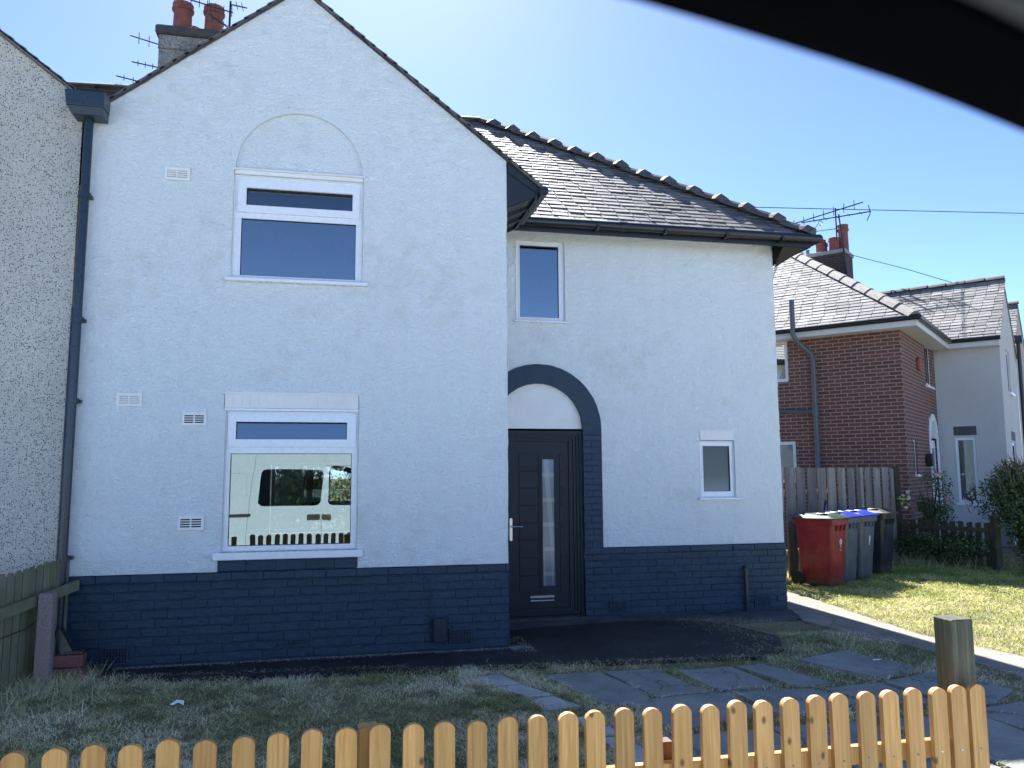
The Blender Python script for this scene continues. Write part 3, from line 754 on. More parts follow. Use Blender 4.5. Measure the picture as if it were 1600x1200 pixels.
# plinths
mb = MB()
AB = [(-2.0, -1.78, .04, .19), (-.45, -.22, .13, .20), (1.05, 1.27, .06, .21)]
bricks(mb, PG, -2.36, 1.63, -.05, .735, AB)
bricks(mb, lambda x, d, z: (x, G + d * 1.3 - .006, z), -2.36, 1.635, .735, .812, bw=.285, proud=.010)
bricks(mb, PG, -1.07, .18, .812, .915, bw=.26, bh=.10, proud=.006, jit=.002)
mb.quad((-2.36, G - .02, .812), (1.63, G - .02, .812), (1.63, G + .02, .8125), (-2.36, G + .02, .8125))
ABW = [(3.12, 3.34, .06, .19), (4.98, 5.21, .05, .19)]
bricks(mb, PW, 2.83, 5.42, -.05, .735, ABW)
bricks(mb, lambda x, d, z: (x, W + d * 1.3 - .006, z), 3.05, 5.43, .735, .812, bw=.285, proud=.010)
bricks(mb, PW, 1.63, 1.75, -.05, .812)
mb.quad((3.0, W - .02, .812), (5.42, W - .02, .812), (5.42, W + .02, .8125), (3.0, W + .02, .8125))
bricks(mb, lambda x, d, z: (1.63 - d, x, z), G - .006, W, -.05, .812); bricks(mb, lambda x, d, z: (5.42 - d, x, z), W - .006, 15.7, -.05, .812)
mb.build('plinth', navy_brick, H)
# navy arch band round the door
mb = MB(); n = 44
def bandp(r, a): return (2.29 + r * math.cos(a), 2.21 + r * math.sin(a))
for k in range(-1, n):
    a0, a1 = PI * k / n, PI * (k + 1) / n
    def rr(r, a, s): return r + .006 * noise.noise(Vector((a * 9, s, 0)))
    i0, i1, o0, o1 = bandp(rr(.535, a0, 1), a0), bandp(rr(.535, a1, 1), a1), bandp(rr(.765, a0, 2), a0), bandp(rr(.765, a1, 2), a1)
    q = lambda p, d: (p[0], W + d, p[1])
    if o1[0] < 1.60: continue
    mb.add([q(i0, -.0195), q(o0, -.0195), q(o1, -.0195), q(i1, -.0195), q(i0, .04), q(i1, .04), q(o0, .004), q(o1, .004)], [(0, 1, 2, 3), (4, 0, 3, 5), (1, 6, 7, 2)], .5 + .4 * noise.noise(Vector((k * 1.7, 0, 0))))
bricks(mb, lambda x, d, z: (x, W + d - .015, z), 2.825, 3.055, .735, 2.21, bw=.23, proud=.005, jit=.001)
mb.quad((2.825, W - .008, .0), (2.825, W + .12, .0), (2.825, W + .12, 2.21), (2.825, W - .008, 2.21)); mb.quad((3.056, W - .018, .81), (3.056, W + .01, .81), (3.056, W + .01, 2.21), (3.056, W - .018, 2.21))
mb.build('door_arch', navy_brick, H)

# windows of the main house
w1 = window(H, *UW, PG, [(-.965, .115, 3.575, 4.135), (-.925, .078, 4.262, 4.437)], sashes=[(-1.0, .142, 4.192, 4.515, 1)], sill=(-1.09, .235, 3.505, 3.54, .055))
w2_ = window(H, *LW, PG, [(-.992, .112, 1.035, 1.885), (-.95, .063, 2.015, 2.18)], sashes=[(-1.02, .145, 1.945, 2.25, 1)], sill=(-1.11, .225, .918, .985, .06))
window(H, *HW['ww'], PW, [(2.075, 2.56, 3.545, 4.43)], sill=(1.99, 2.675, 3.475, 3.50, .045))
window(H, *HW['sw'], PW, [(4.375, 4.735, 1.45, 2.01)], sill=(4.28, 4.87, 1.35, 1.378, .05), glassmat=obscure)
# trim bead round windows (reads as a thin shadow line)
mb = MB()
for (h, P) in ((UW, PG), (LW, PG), (HW['ww'], PW), (HW['sw'], PW)):
    mb = MB(); t = MB(); t.plate(rect(h[0] + .001, h[1] - .001, h[2] + .001, h[3] - .001), [rect(h[0] + .012, h[1] - .012, h[2] + .012, h[3] - .012)], .018, .0295); mb.add([P(*q) for q in t.v], t.f)
    mb.build('window_seal', white_smooth, H)

# the room seen through the ground floor window
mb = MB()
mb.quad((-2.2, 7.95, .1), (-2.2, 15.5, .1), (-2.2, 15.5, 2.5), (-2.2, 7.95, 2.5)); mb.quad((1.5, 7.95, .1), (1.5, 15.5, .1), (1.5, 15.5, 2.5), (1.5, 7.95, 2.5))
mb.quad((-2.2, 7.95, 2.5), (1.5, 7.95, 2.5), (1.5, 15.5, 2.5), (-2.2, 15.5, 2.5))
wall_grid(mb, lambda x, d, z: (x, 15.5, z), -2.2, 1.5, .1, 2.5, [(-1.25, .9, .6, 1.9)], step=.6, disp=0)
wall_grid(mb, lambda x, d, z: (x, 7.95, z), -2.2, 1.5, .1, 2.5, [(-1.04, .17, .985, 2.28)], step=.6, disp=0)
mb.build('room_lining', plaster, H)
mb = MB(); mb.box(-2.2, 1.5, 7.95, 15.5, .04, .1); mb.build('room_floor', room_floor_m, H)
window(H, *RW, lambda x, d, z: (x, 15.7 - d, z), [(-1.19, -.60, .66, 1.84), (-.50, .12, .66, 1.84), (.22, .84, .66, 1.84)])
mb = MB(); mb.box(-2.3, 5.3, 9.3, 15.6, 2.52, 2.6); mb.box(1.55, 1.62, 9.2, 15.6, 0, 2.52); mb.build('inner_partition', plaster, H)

# louvre vents and air bricks
def vent(x0, x1, z0, z1, dark, P=PG):
    mb = MB(); t = MB(); cx = (x0 + x1) / 2; hs = []
    for s in (0, 1):
        a, b = (x0 + .010, cx - .006) if s == 0 else (cx + .006, x1 - .010)
        for k in range(4):
            zz = z0 + .012 + k * (z1 - z0 - .02) / 4; hs.append(rect(a, b, zz, zz + (z1 - z0) * .115))
    t.plate(rect(x0 - .012, x1 + .012, z0 - .012, z1 + .012), hs, -.018, .012)
    mb.add([P(*q) for q in t.v], t.f)
    if not dark:
        for h in hs:
            a, b, c, d_ = h[0][0], h[1][0], h[0][1], h[2][1]
            t = MB(); t.hexa([(a, -.015, c), (b, -.015, c), (b, .012, c), (a, .012, c), (a, .004, d_), (b, .004, d_), (b, .012, d_), (a, .012, d_)]); mb.add([P(*q) for q in t.v], t.f)
    o = mb.build('louvre_vent', white_smooth, H)
    if dark:
        m2 = MB(); m2.quad(P(x0, -.010, z0), P(x1, -.010, z0), P(x1, -.010, z1), P(x0, -.010, z1)); m2.build('vent_shade_sheet', hole_dark, o); o['label'] = 'white louvre vent with open dark slots'  # black sheet behind the slots paints in their inner shade
vent(-1.65, -1.45, 4.465, 4.565, False); vent(-1.97, -1.78, 2.32, 2.42, False); vent(-1.41, -1.22, 2.15, 2.25, True); vent(-1.41, -1.21, 1.205, 1.31, True)
def airbrick(x0, x1, z0, z1, nx_, nz_, P=PG):
    mb = MB(); hs = []
    for i in range(nx_):
        for k in range(nz_):
            a = x0 + .012 + (x1 - x0 - .024) * i / nx_; b = z0 + .010 + (z1 - z0 - .02) * k / nz_
            hs.append(rect(a + .003, a + (x1 - x0 - .024) / nx_ - .004, b + .003, b + (z1 - z0 - .02) / nz_ - .004))
    t = MB(); t.plate(rect(x0, x1, z0, z1), hs, -.020, .004); mb.add([P(*q) for q in t.v], t.f)
    o = mb.build('air_brick', navy_brick, H); m2 = MB(); m2.quad(P(x0, -.011, z0), P(x1, -.011, z0), P(x1, -.011, z1), P(x0, -.011, z1)); m2.build('vent_shade_sheet', hole_dark, o)
for a in ((-2.0, -1.78, .045, .195, 8, 5), (-.45, -.22, .13, .195, 9, 3), (1.05, 1.27, .065, .215, 8, 6)): airbrick(*a)
for a in ((3.12, 3.34, .06, .19, 9, 6), (4.98, 5.20, .05, .185, 9, 6)): airbrick(*a, P=PW)
mb = MB(); mb.cbox(.89, 1.02, G - .075, G - .005, .10, .325, .01); mb.build('cable_box', navy_metal, H)
mb = MB(); mb.tube([(.86, G - .02, .1), (.862, G - .022, .45), (.858, G - .022, .62), (.845, G - .022, .69), (.80, G - .022, .725), (.70, G - .026, .735), (.2, G - .028, .73), (-1.0, G - .028, .73), (-2.2, G - .028, .728)], .0045, 6)
mb.build('cable', navy_brick, H)
mb = MB(); mb.tube([(4.855, W - .045, -.01), (4.855, W - .045, .52), (4.855, W - .01, .535)], .022, 10); mb.build('pipe_stub', navy_metal, H, smooth='auto')

# downpipe with hopper
mb = MB(); px = -2.325
mb.tube([(px - .01, G - .085, .0), (px, G - .085, 2.4), (px + .012, G - .085, 4.96)], .038, 14)
for z in (.95, 2.32, 3.05, 4.2): mb.lathe((px - .002 + z * .003, G - .085, z), [(.038, 0), (.048, 0), (.048, .05), (.038, .05)], 14); mb.box(px - .06, px + .06, G - .06, G - .004, z + .01, z + .04)
mb.tube([(px - .065, G - .03, .2), (px - .06, G - .03, 2.6), (px - .055, G - .03, 3.2)], .012, 8)
dp = mb.build('downpipe', navy_metal, H, smooth='auto')
mb = MB(); zt, zb = 5.16, 5.02
def frus(mb, x0, x1, y0, y1, z0, X0, X1, Y0, Y1, z1): mb.hexa([(x0, y0, z0), (x1, y0, z0), (x1, y1, z0), (x0, y1, z0), (X0, Y0, z1), (X1, Y0, z1), (X1, Y1, z1), (X0, Y1, z1)])
frus(mb, px - .10, px + .16, G - .20, G - .03, zb - .08, px - .15, px + .16, G - .22, G - .03, zb); frus(mb, px - .15, px + .165, G - .22, G - .03, zb + .001, px - .165, px + .17, G - .23, G - .03, zt)
mb.build('rain_hopper', navy_metal, dp, bevel=.006)

# --- roofs of the white house
cs = 1 / math.sqrt(1 + SL * SL); sn = SL * cs
mb = MB(); EV = 4.64
slates(mb, (1.95, 8.75, EV), (1, 0, 0), (0, cs, sn), lambda v: (max(-v * cs - .5, -3.5), 3.85 - v * cs), 3.65 / cs)      # wing front slope
slates(mb, (5.80, 8.75, EV), (0, 1, 0), (-cs, 0, sn), lambda v: (v * cs, 7.3 - v * cs), 3.65 / cs, w=.6)            # hip end
mb.quad((-9, 8.9, EV + .1), (5.65, 8.9, EV + .1), (2.15, 12.4, EV + 3.65 * SL - .02), (-9, 12.4, EV + 3.65 * SL - .02), .1)
mb.quad((-9, 16.05, EV), (5.8, 16.05, EV), (2.15, 12.4, EV + 3.65 * SL), (-9, 12.4, EV + 3.65 * SL), .3)
mb.add([(5.78, 8.76, EV - .01), (5.78, 16.05, EV - .01), (2.15, 12.4, EV + 3.65 * SL - .02)], [(0, 1, 2)], .1)
mb.quad((1.9, 8.76, EV - .01), (5.78, 8.76, EV - .01), (2.15, 12.4, EV + 3.65 * SL - .02), (-2, 12.4, EV + 3.65 * SL - .02), .1)
# front gable slopes
slates(mb, (1.985, 7.70, EV), (0, 1, 0), (-cs, 0, sn), lambda v: (0, 1.05 + v * cs), (1.985 - AX) / cs, w=.4)
c2 = 1 / math.sqrt(1 + .79 ** 2)
zl = AZ - .79 * (AX + 2.36)
slates(mb, (-2.36, 7.70, zl), (0, 1, 0), (c2, 0, .79 * c2), lambda v: (0, 3.6), (AX + 2.36) / c2, w=.4)
mb.quad((1.97, 7.72, EV - .01), (1.97, 12, EV - .01), (AX, 12, AZ - .01), (AX, 7.72, AZ - .01), .1); mb.quad((-2.36, 7.72, zl - .01), (-2.36, 12, zl - .01), (AX, 12, AZ - .01), (AX, 7.72, AZ - .01), .1)
mb.build('roof', slate, H)
mb = MB(); ridge_line(mb, (5.78, 8.77, EV + .055), (2.15, 12.4, EV + 3.65 * SL + .055), .42, .12, .058)
mb.build('hip_tiles', ridge_m, H)
mb = MB(); ridge_line(mb, (AX, 7.72, AZ + .02), (AX, 11.2, AZ + .02), .45, .12, .05, False); mb.build('ridge_tiles', ridge_m, H)
mb = MB(); ridge_line(mb, (2.15, 12.4, EV + 3.65 * SL + .02), (-9, 12.4, EV + 3.65 * SL + .02), .45, .13, .06, False); mb.build('ridge_tiles', ridge_m, H)
# ragged mortar verge of the gable
mb = MB()
for (xa, za, xb, zb_) in ((AX, AZ, 1.99, AZ - SL * (1.99 - AX)), (AX, AZ, -2.36, AZ - .79 * (AX + 2.36))):
    L = math.hypot(xb - xa, zb_ - za); k = int(L / .2)
    for i in range(k):
        t0, t1 = i / k, (i + 1.02) / k
        j = random.uniform(-.004, .006); th = random.uniform(.016, .03)
        p = lambda t, o: (xa + (xb - xa) * t, za + (zb_ - za) * t + o)
        a, b = p(t0, j), p(t1, j - .006); c_, d_ = p(t1, j - .006 + th), p(t0, j + th)
        y0 = G - .035 - random.uniform(0, .015)
        mb.hexa([(a[0], y0, a[1]), (b[0], y0, b[1]), (b[0], G + .1, b[1]), (a[0], G + .1, a[1]), (d_[0], y0, d_[1]), (c_[0], y0, c_[1]), (c_[0], G + .1, c_[1]), (d_[0], G + .1, d_[1])], random.random())
mb.build('verge', slate, H)
# eaves: soffits, fascias, gutters
mb = MB()
mb.box(1.66, 5.77, 8.775, 8.80, 4.50, 4.655); mb.quad((1.64, 8.80, 4.61), (5.42, 8.80, 4.61), (5.42, 9.12, 4.655), (1.64, 9.12, 4.655))
mb.box(5.745, 5.77, 8.80, 16, 4.50, 4.65); mb.quad((5.745, 8.80, 4.52), (5.745, 16, 4.52), (5.41, 16, 4.56), (5.41, 8.80, 4.56)); mb.quad((5.41, 8.80, 4.56), (5.41, 9.1, 4.56), (5.745, 9.1, 4.52), (5.745, 8.80, 4.52))
mb.add([(5.43, 9.08, 4.30), (5.43, 8.80, 4.56), (5.75, 8.80, 4.52)], [(0, 1, 2)])
mb.add([(5.425, 9.095, 4.34), (5.425, 9.095, 4.60), (5.74, 9.095, 4.54)], [(0, 1, 2)])
# gable eave overhang (side facing the wing)
zc = lambda x: AZ - SL * (x - AX) - .03
mb.hexa([(1.64, 7.73, zc(1.64) - .10), (1.97, 7.73, zc(1.97) - .06), (1.97, 7.76, zc(1.97) - .06), (1.64, 7.76, zc(1.64) - .10), (1.64, 7.73, zc(1.64)), (1.97, 7.73, zc(1.97)), (1.97, 7.76, zc(1.97)), (1.64, 7.76, zc(1.64))])
mb.quad((1.63, 7.76, 4.40), (1.93, 7.76, 4.53), (1.93, 8.78, 4.53), (1.63, 8.78, 4.40)); mb.box(1.93, 1.955, 7.74, 8.78, 4.50, 4.63)
mb.add([(1.63, 7.745, 4.40), (1.93, 7.745, 4.53), (1.97, 7.745, zc(1.97) - .03), (1.63, 7.745, zc(1.63) - .04)], [(0, 1, 2, 3)])
for yy in (8.05, 8.4, 8.75):
    mb.hexa([(1.635, yy, 4.36), (1.93, yy, 4.50), (1.93, yy + .04, 4.50), (1.635, yy + .04, 4.36), (1.635, yy, 4.41), (1.93, yy, 4.53), (1.93, yy + .04, 4.53), (1.635, yy + .04, 4.41)])
mb.build('soffit', dark_joinery, H)
mb = MB()
mb.tube([(2.0, 8.70, 4.595), (5.86, 8.70, 4.60)], .052, 12); mb.tube([(5.84, 8.68, 4.60), (5.84, 16, 4.60)], .052, 12)
mb.tube([(2.01, 7.68, 4.585), (2.01, 8.74, 4.59)], .052, 12)
for x in (2.9, 3.75, 4.55, 5.3): mb.box(x, x + .03, 8.64, 8.78, 4.53, 4.60)
for x in (3.2, 4.6): mb.lathe((0, 0, 0), [(0, 0)], 3) if False else mb.tube([(x, 8.70, 4.597), (x + .09, 8.70, 4.597)], .059, 12)
mb.build('gutter', gutter_black, H, smooth='auto')
mb = MB()
pp = [(5.77, 8.74, 4.66), (5.80, 8.70, 4.74), (5.83, 8.67, 4.79)] + [(5.85 + .03 * math.cos(a), 8.66, 4.79 + .03 * math.sin(a)) for a in [R(180 - 50 * k) for k in range(7)]]
mb.tube(pp, .005, 6); mb.build('hip_iron', gutter_black, H)
# lead valley between the two gables
mb = MB(); mb.quad((-2.5, 7.72, 5.09), (-2.2, 7.72, 5.09), (-2.2, 12, 5.2), (-2.5, 12, 5.2)); mb.build('valley_gutter', m_plain('lead', (.20, .21, .23), .5), H)

# front door
mb = MB(); dy = W + .05
P0 = lambda x, d, z: (x, dy + d, z)
for (x0, x1, z0, z1, X0, X1, Z0, Z1, d0) in ((1.755, 2.828, .035, 2.185, 1.80, 2.79, .06, 2.15, -.03), (1.80, 2.79, .06, 2.15, 1.83, 2.755, .08, 2.125, -.012), (1.83, 2.755, .08, 2.125, 1.865, 2.72, .10, 2.095, .004), (1.865, 2.72, .10, 2.095, 1.895, 2.67, .125, 2.065, .018)):
    t = MB(); t.plate(rect(x0, x1, z0, z1), [rect(X0, X1, Z0, Z1)], d0, .08); mb.add([P0(*q) for q in t.v], t.f)
t = MB(); t.cbox(1.80, 2.80, -.09, .02, .02, .055, .004); mb.add([P0(*q) for q in t.v], t.f)
fr = mb.build('door_frame', anthracite, H)
mb = MB()
holes = [rect(2.340, 2.500, .375, 1.855)]
t = MB(); t.plate(rect(1.897, 2.668, .127, 2.063), holes, .034, .075); mb.add([P0(*q) for q in t.v], t.f)
zs_ = lin(.30, 1.915, .2)
for a, b in zip(zs_, zs_[1:]): t = MB(); t.cbox(2.062, 2.292, .026, .036, a + .004, b - .004, .003); mb.add([P0(*q) for q in t.v], t.f)
for a, b in zip(zs_, zs_[1:]): t = MB(); t.cbox(2.555, 2.60, .028, .036, a + .003, b - .003, .003); mb.add([P0(*q) for q in t.v], t.f)
t = MB(); t.plate(rect(2.30, 2.545, .30, 1.915), [rect(2.342, 2.498, .377, 1.853)], .026, .034); mb.add([P0(*q) for q in t.v], t.f)
t = MB(); t.plate(rect(2.322, 2.52, .352, 1.88), [rect(2.345, 2.495, .38, 1.85)], .018, .026); mb.add([P0(*q) for q in t.v], t.f)
dr = mb.build('front_door', anthracite, H)
mb = MB(); mb.quad(P0(2.338, .045, .37), P0(2.502, .045, .37), P0(2.502, .045, 1.86), P0(2.338, .045, 1.86)); mb.build('glass_panel', frosted, dr)
mb = MB(); mb.cbox(2.185, 2.475, dy + .018, dy + .034, .245, .272, .003); mb.cbox(2.185, 2.475, dy + .018, dy + .034, .205, .222, .003); mb.build('letter_plate', chrome, dr)
mb = MB(); t = MB(); t.plate(rrect(1.945, 1.978, .905, 1.165, .012), [], .02, .036); mb.add([P0(*q) for q in t.v], t.f); mb.build('handle_plate', brass, dr)
mb = MB(); mb.tube([(1.962, dy + .02, 1.07), (1.962, dy - .03, 1.07), (1.975, dy - .035, 1.07), (2.09, dy - .035, 1.068)], .008, 8); mb.build('door_handle', chrome, dr, smooth='auto')
mb = MB(); mb.cbox(1.78, 2.84, W - .06, W + .1, -.01, .033, .005); mb.build('doorstep', m_plain('worn_step', (.09, .075, .06), .9, var=.5), H)

# chimney of the white house
mb = MB(); cx0, cx1, cy0, cy1 = -2.74, -1.80, 12.0, 12.95
mb.box(cx0, cx1, cy0, cy1, 6.6, 7.98); mb.box(cx0 - .012, cx1 + .012, cy0 - .012, cy1 + .012, 7.982, 8.0); mb.box(cx0 - .006, cx1 + .006, cy0 - .006, cy1 + .006, 8.002, 8.20)
ch = mb.build('chimney', chim_m, H, bevel=.01)
mb = MB(); mb.cbox(cx0 - .05, cx1 + .05, cy0 - .05, cy1 + .05, 8.202, 8.34, .02); mb.build('chimney_cap', chim_cap, ch)
def pot(c, par, r=.13, h=.42, m=None):
    mb = MB(); mb.lathe(c, [(r * 1.05, 0), (r, .03), (r * .93, h * .72), (r * .95, h * .76), (r * 1.12, h * .78), (r * 1.16, h * .84), (r * 1.02, h * .88), (r * 1.10, h * .97), (r * 1.08, h), (r * .85, h), (r * .8, h * .5)], 20)
    return mb.build('chimney_pot', m or terracotta, par, smooth='auto')
for c in ((-2.47, 12.25, 8.34), (-2.02, 12.25, 8.34)): pot(c, ch, .14, .50)
for c in ((-2.40, 12.72, 8.34), (-1.93, 12.72, 8.34)): pot(c, ch, .12, .38)

def yagi(mb, a, b, n, el, vert=True, r=.006, wd=None):
    r *= 1.7; a, b = Vector(a), Vector(b); mb.tube([a, b], r, 6)
    d = (b - a).normalized(); s = Vector((0, 0, 1)) if vert else d.cross(Vector((0, 0, 1))).normalized()
    for i in range(n):
        p = a.lerp(b, (i + .15) / n); L = el * (1 - .25 * (1 - i / n)); mb.tube([p - s * L, p + s * L], r * .6, 5)
A1 = root('tv_aerial', (-1.78, 12.0, 7.2), 0, 'rooftop aerial mast strapped to the right side of the cement chimney', 'aerial')
mb = MB(); mb.tube([(-1.76, 11.93, 7.2), (-1.74, 11.93, 8.8)], .016, 8); mb.tube([(-1.80, 11.97, 8.1), (-1.72, 11.9, 8.1)], .03, 6); mb.build('mast', gutter_black, A1)
mb = MB(); yagi(mb, (-1.70, 11.93, 8.62), (-2.62, 11.86, 8.78), 8, .09); mb.build('antenna', gutter_black, A1)
mb = MB(); yagi(mb, (-1.74, 11.93, 8.36), (-2.05, 11.9, 8.55), 4, .06); yagi(mb, (-1.74, 11.93, 8.75), (-1.50, 11.93, 8.72), 3, .12, False); mb.tube([(-2.05, 11.92, 8.8), (-2.0, 11.92, 8.5), (-1.86, 11.92, 8.44), (-1.75, 11.93, 8.4)], .005, 5); mb.build('antenna', gutter_black, A1)
A2 = root('tv_aerial', (-2.5, 13.15, 7.2), 0, 'rooftop aerial with rows pointing left from behind the cement chimney', 'aerial')
mb = MB(); mb.tube([(-2.5, 13.1, 7.0), (-2.5, 13.1, 8.6)], .016, 8); mb.build('mast', gutter_black, A2)
for (za, zb2, xb, n_, e_) in ((8.50, 8.72, -3.42, 6, .10), (8.16, 8.28, -3.38, 8, .05), (7.82, 8.02, -3.60, 8, .05)):
    mb = MB(); yagi(mb, (-2.5, 13.1, za), (xb, 13.1, zb2), n_, e_); mb.build('antenna', gutter_black, A2)

# ================================================================== PEBBLEDASHED HOUSE (left)
Lh = root('pebbledash_house', (-2.4, 7.75, 0), 0, 'grey and brown pebbledashed house on the left with a plain gable', 'house')
mb = MB(); vx = -2.40
wall_grid(mb, lambda x, d, z: (x, G + .01 + d, z), -6.4, vx, 0, 6.8, [], (lambda x: 5.17 + .77 * (vx - x) if x > -4.4 else 5.17 + .77 * 2 - .77 * (-4.4 - x), -4.4), .12, .006)
mb.build('wall', pebble, Lh, smooth='auto')
mb = MB()
cc = 1 / math.sqrt(1 + .77 ** 2)
slates(mb, (vx + .02, 7.70, 5.17), (0, 1, 0), (-cc, 0, .77 * cc), lambda v: (0, 3.6), 2 / cc, w=.4)
mb.quad((vx, 7.75, 5.16), (vx, 12, 5.16), (-4.4, 12, 6.7), (-4.4, 7.75, 6.7)); mb.quad((-6.4, 7.75, 5.16), (-6.4, 12, 5.16), (-4.4, 12, 6.7), (-4.4, 7.75, 6.7))
for i in range(14):
    t0, t1 = i / 12, (i + 1.02) / 12; x0_, x1_ = vx - 2.0 * t0, vx - 2.0 * t1; j = random.uniform(0, .006)
    z0_, z1_ = 5.165 + .77 * 2 * t0 + j, 5.165 + .77 * 2 * t1 + j
    mb.hexa([(x0_, 7.70, z0_), (x1_, 7.70, z1_), (x1_, 7.9, z1_), (x0_, 7.9, z0_), (x0_, 7.70, z0_ + .03), (x1_, 7.70, z1_ + .03), (x1_, 7.9, z1_ + .03), (x0_, 7.9, z0_ + .03)])
mb.build('roof', slate, Lh)

# ================================================================== BRICK HOUSE (right, local frame: x along its front, y back)
N = root('brick_house', (10.93, 13.72, 0), R(41), 'red brick house with grey rendered gable wing behind the tall board fence', 'house', local=True)
PF = lambda x, d, z: (x, d, z); PL = lambda x, d, z: (d, x, z); PR = lambda x, d, z: (3.78 + d, x, z); PQ = lambda x, d, z: (x, -1.35 + d, z)
SW1 = (2.25, 3.15, 3.62, 4.52); SW2 = (2.16, 3.1, 1.45, 2.33)
FW1 = (2.52, 3.25, 3.60, 4.56); FW2 = (.66, .98, 1.62, 2.33); FD = (2.62, 3.5, 0, 2.42)
mb = MB()
wall_grid(mb, PL, 0, 7.3, 0, 4.7, [SW1, SW2], step=.5, disp=0); wall_grid(mb, PF, 0, 3.78, 0, 4.7, [FW1, FW2, FD, (2.60, 3.52, 2.42, 2.88)], step=.5, disp=0)
for h in (SW1, SW2): reveal(mb, PL, h, .1)
for h in (FW1, FW2, FD): reveal(mb, PF, h, .1)
mb.quad((0, 7.3, 0), (12, 7.3, 0), (12, 7.3, 4.7), (0, 7.3, 4.7))
mb.build('brick_wall', red_brick, N)
mb = MB(); GW1 = (5.05, 5.85, 3.55, 4.60); GW2 = (5.05, 5.95, 1.0, 2.35); RW1 = (-.74, -.33, .95, 2.45)
rz2 = lambda x: 6.45 - SL * abs(x - 5.72)
wall_grid(mb, PR, -1.35, 0, 0, 4.7, [RW1], step=.12, disp=.002); wall_grid(mb, PQ, 3.78, 7.66, 0, 6.5, [GW1, GW2], (rz2, 5.72), .12, .002)
reveal(mb, PR, RW1, .1); reveal(mb, PQ, GW1, .1); reveal(mb, PQ, GW2, .1)
arch_fill(mb, PF, 3.06, 2.42, .40, .06, .03)
mb.build('rendered_wall', grey_render, N, smooth='auto')
mb = MB()
for k in range(30):
    a0, a1 = PI * k / 30, PI * (k + 1) / 30; f_ = lambda r, a, y: (3.06 + r * math.cos(a), y, 2.42 + r * math.sin(a))
    mb.add([f_(.40, a0, -.02), f_(.56, a0, -.02), f_(.56, a1, -.02), f_(.40, a1, -.02), f_(.56, a0, .01), f_(.56, a1, .01), f_(.40, a0, .03), f_(.40, a1, .03)], [(0, 1, 2, 3), (1, 4, 5, 2), (0, 3, 7, 6)])
mb.box(2.50, 2.64, -.02, .01, 0, 2.42); mb.box(3.48, 3.62, -.02, .01, 0, 2.42); mb.build('door_surround', upvc, N)
window(N, *SW1, PL, [(SW1[0] + .07, SW1[1] - .07, SW1[2] + .07, SW1[3] - .07)]); window(N, *SW2, PL, [(SW2[0] + .07, SW2[1] - .07, SW2[2] + .07, SW2[3] - .07)])
window(N, *FW1, PF, [(FW1[0] + .07, FW1[1] - .07, FW1[2] + .07, FW1[3] - .07)], sill=(FW1[0] - .05, FW1[1] + .05, FW1[2] - .05, FW1[2], .06))
window(N, *FW2, PF, [(FW2[0] + .05, FW2[1] - .05, FW2[2] + .05, FW2[3] - .05)], sill=(FW2[0] - .05, FW2[1] + .05, FW2[2] - .05, FW2[2], .06))
window(N, *RW1, PR, [(RW1[0] + .055, RW1[1] - .055, RW1[2] + .06, RW1[3] - .06)], sill=(RW1[0] - .05, RW1[1] + .05, RW1[2] - .05, RW1[2], .06))
window(N, *GW1, PQ, [(GW1[0] + .06, 5.42, GW1[2] + .06, GW1[3] - .06), (5.48, GW1[1] - .06, GW1[2] + .06, GW1[3] - .06)], sill=(GW1[0] - .06, GW1[1] + .06, GW1[2] - .05, GW1[2], .08))
window(N, *GW2, PQ, [(GW2[0] + .06, GW2[1] - .06, GW2[2] + .06, GW2[3] - .06)], sill=(GW2[0] - .06, GW2[1] + .06, GW2[2] - .05, GW2[2], .08))
mb = MB(); mb.quad(PR(RW1[0] + .02, .14, .97), PR(RW1[1] - .02, .14, .97), PR(RW1[1] - .02, .14, 2.44), PR(RW1[0] + .02, .14, 2.44)); mb.build('pane_reflection_sheet', m_plain('pale_reflection', (.62, .64, .60), .9), N)  # pale sheet behind the pane, its colour standing in for a reflection
slate_grey = m_plain('grey_soldier_brick', (.075, .08, .09), .8, var=.25)
soldier(RW1[0] - .04, RW1[1] + .02, 2.50, 2.71, PR, 6, slate_grey, par=N, ledge=False); soldier(GW2[0] - .03, GW2[1] + .03, 2.40, 2.62, PQ, 10, slate_grey, par=N, ledge=False)
mb = MB(); mb.box(2.70, 3.42, .04, .08, .05, 2.38); nd_ = mb.build('front_door', upvc, N); mb = MB(); mb.box(2.85, 3.27, .032, .045, 1.1, 2.2); mb.build('glass_panel', dark_glass, nd_)
mb = MB(); mb.lathe((0, 0, 0), [(.0, 0), (.13, 0), (.15, .02), (.15, .06), (.12, .07), (0, .07)], 20)
mb.v = [(1.62 + x, -.07 + z, 3.98 + y) for x, y, z in mb.v]; mb.build('round_vent', terracotta, N)
mb = MB(); mb.cbox(1.86, 1.98, -.14, -.02, 1.78, 2.06, .015); mb.cbox(1.89, 1.95, -.06, -.001, 1.86, 1.96, .005); mb.build('wall_lantern', rubber, N)
mb = MB(); mb.box(.3, 11.9, .3, 7.1, .1, 4.4); mb.box(3.95, 7.5, -1.0, .3, .1, 4.4); mb.box(4, 7.4, -1.1, 2, 4.4, 4.8)
mb.build('dark_window_backing', m_plain('dark_backing', (.06, .06, .062), .9), N)  # dark boxes added behind the windows to stop light showing through the house
E2 = 4.68
mb = MB(); kk = 4.0; ZR = E2 + kk * SL
slates(mb, (-.35, 7.65, E2), (0, -1, 0), (cs, 0, sn), lambda v: (v * cs, 8.0 - v * cs), kk / cs, row=.142, w=.25)
slates(mb, (-.35, -.35, E2), (1, 0, 0), (0, cs, sn), lambda v: (v * cs, 4.2 + v * cs), 2.6 / cs, row=.142, w=.25)
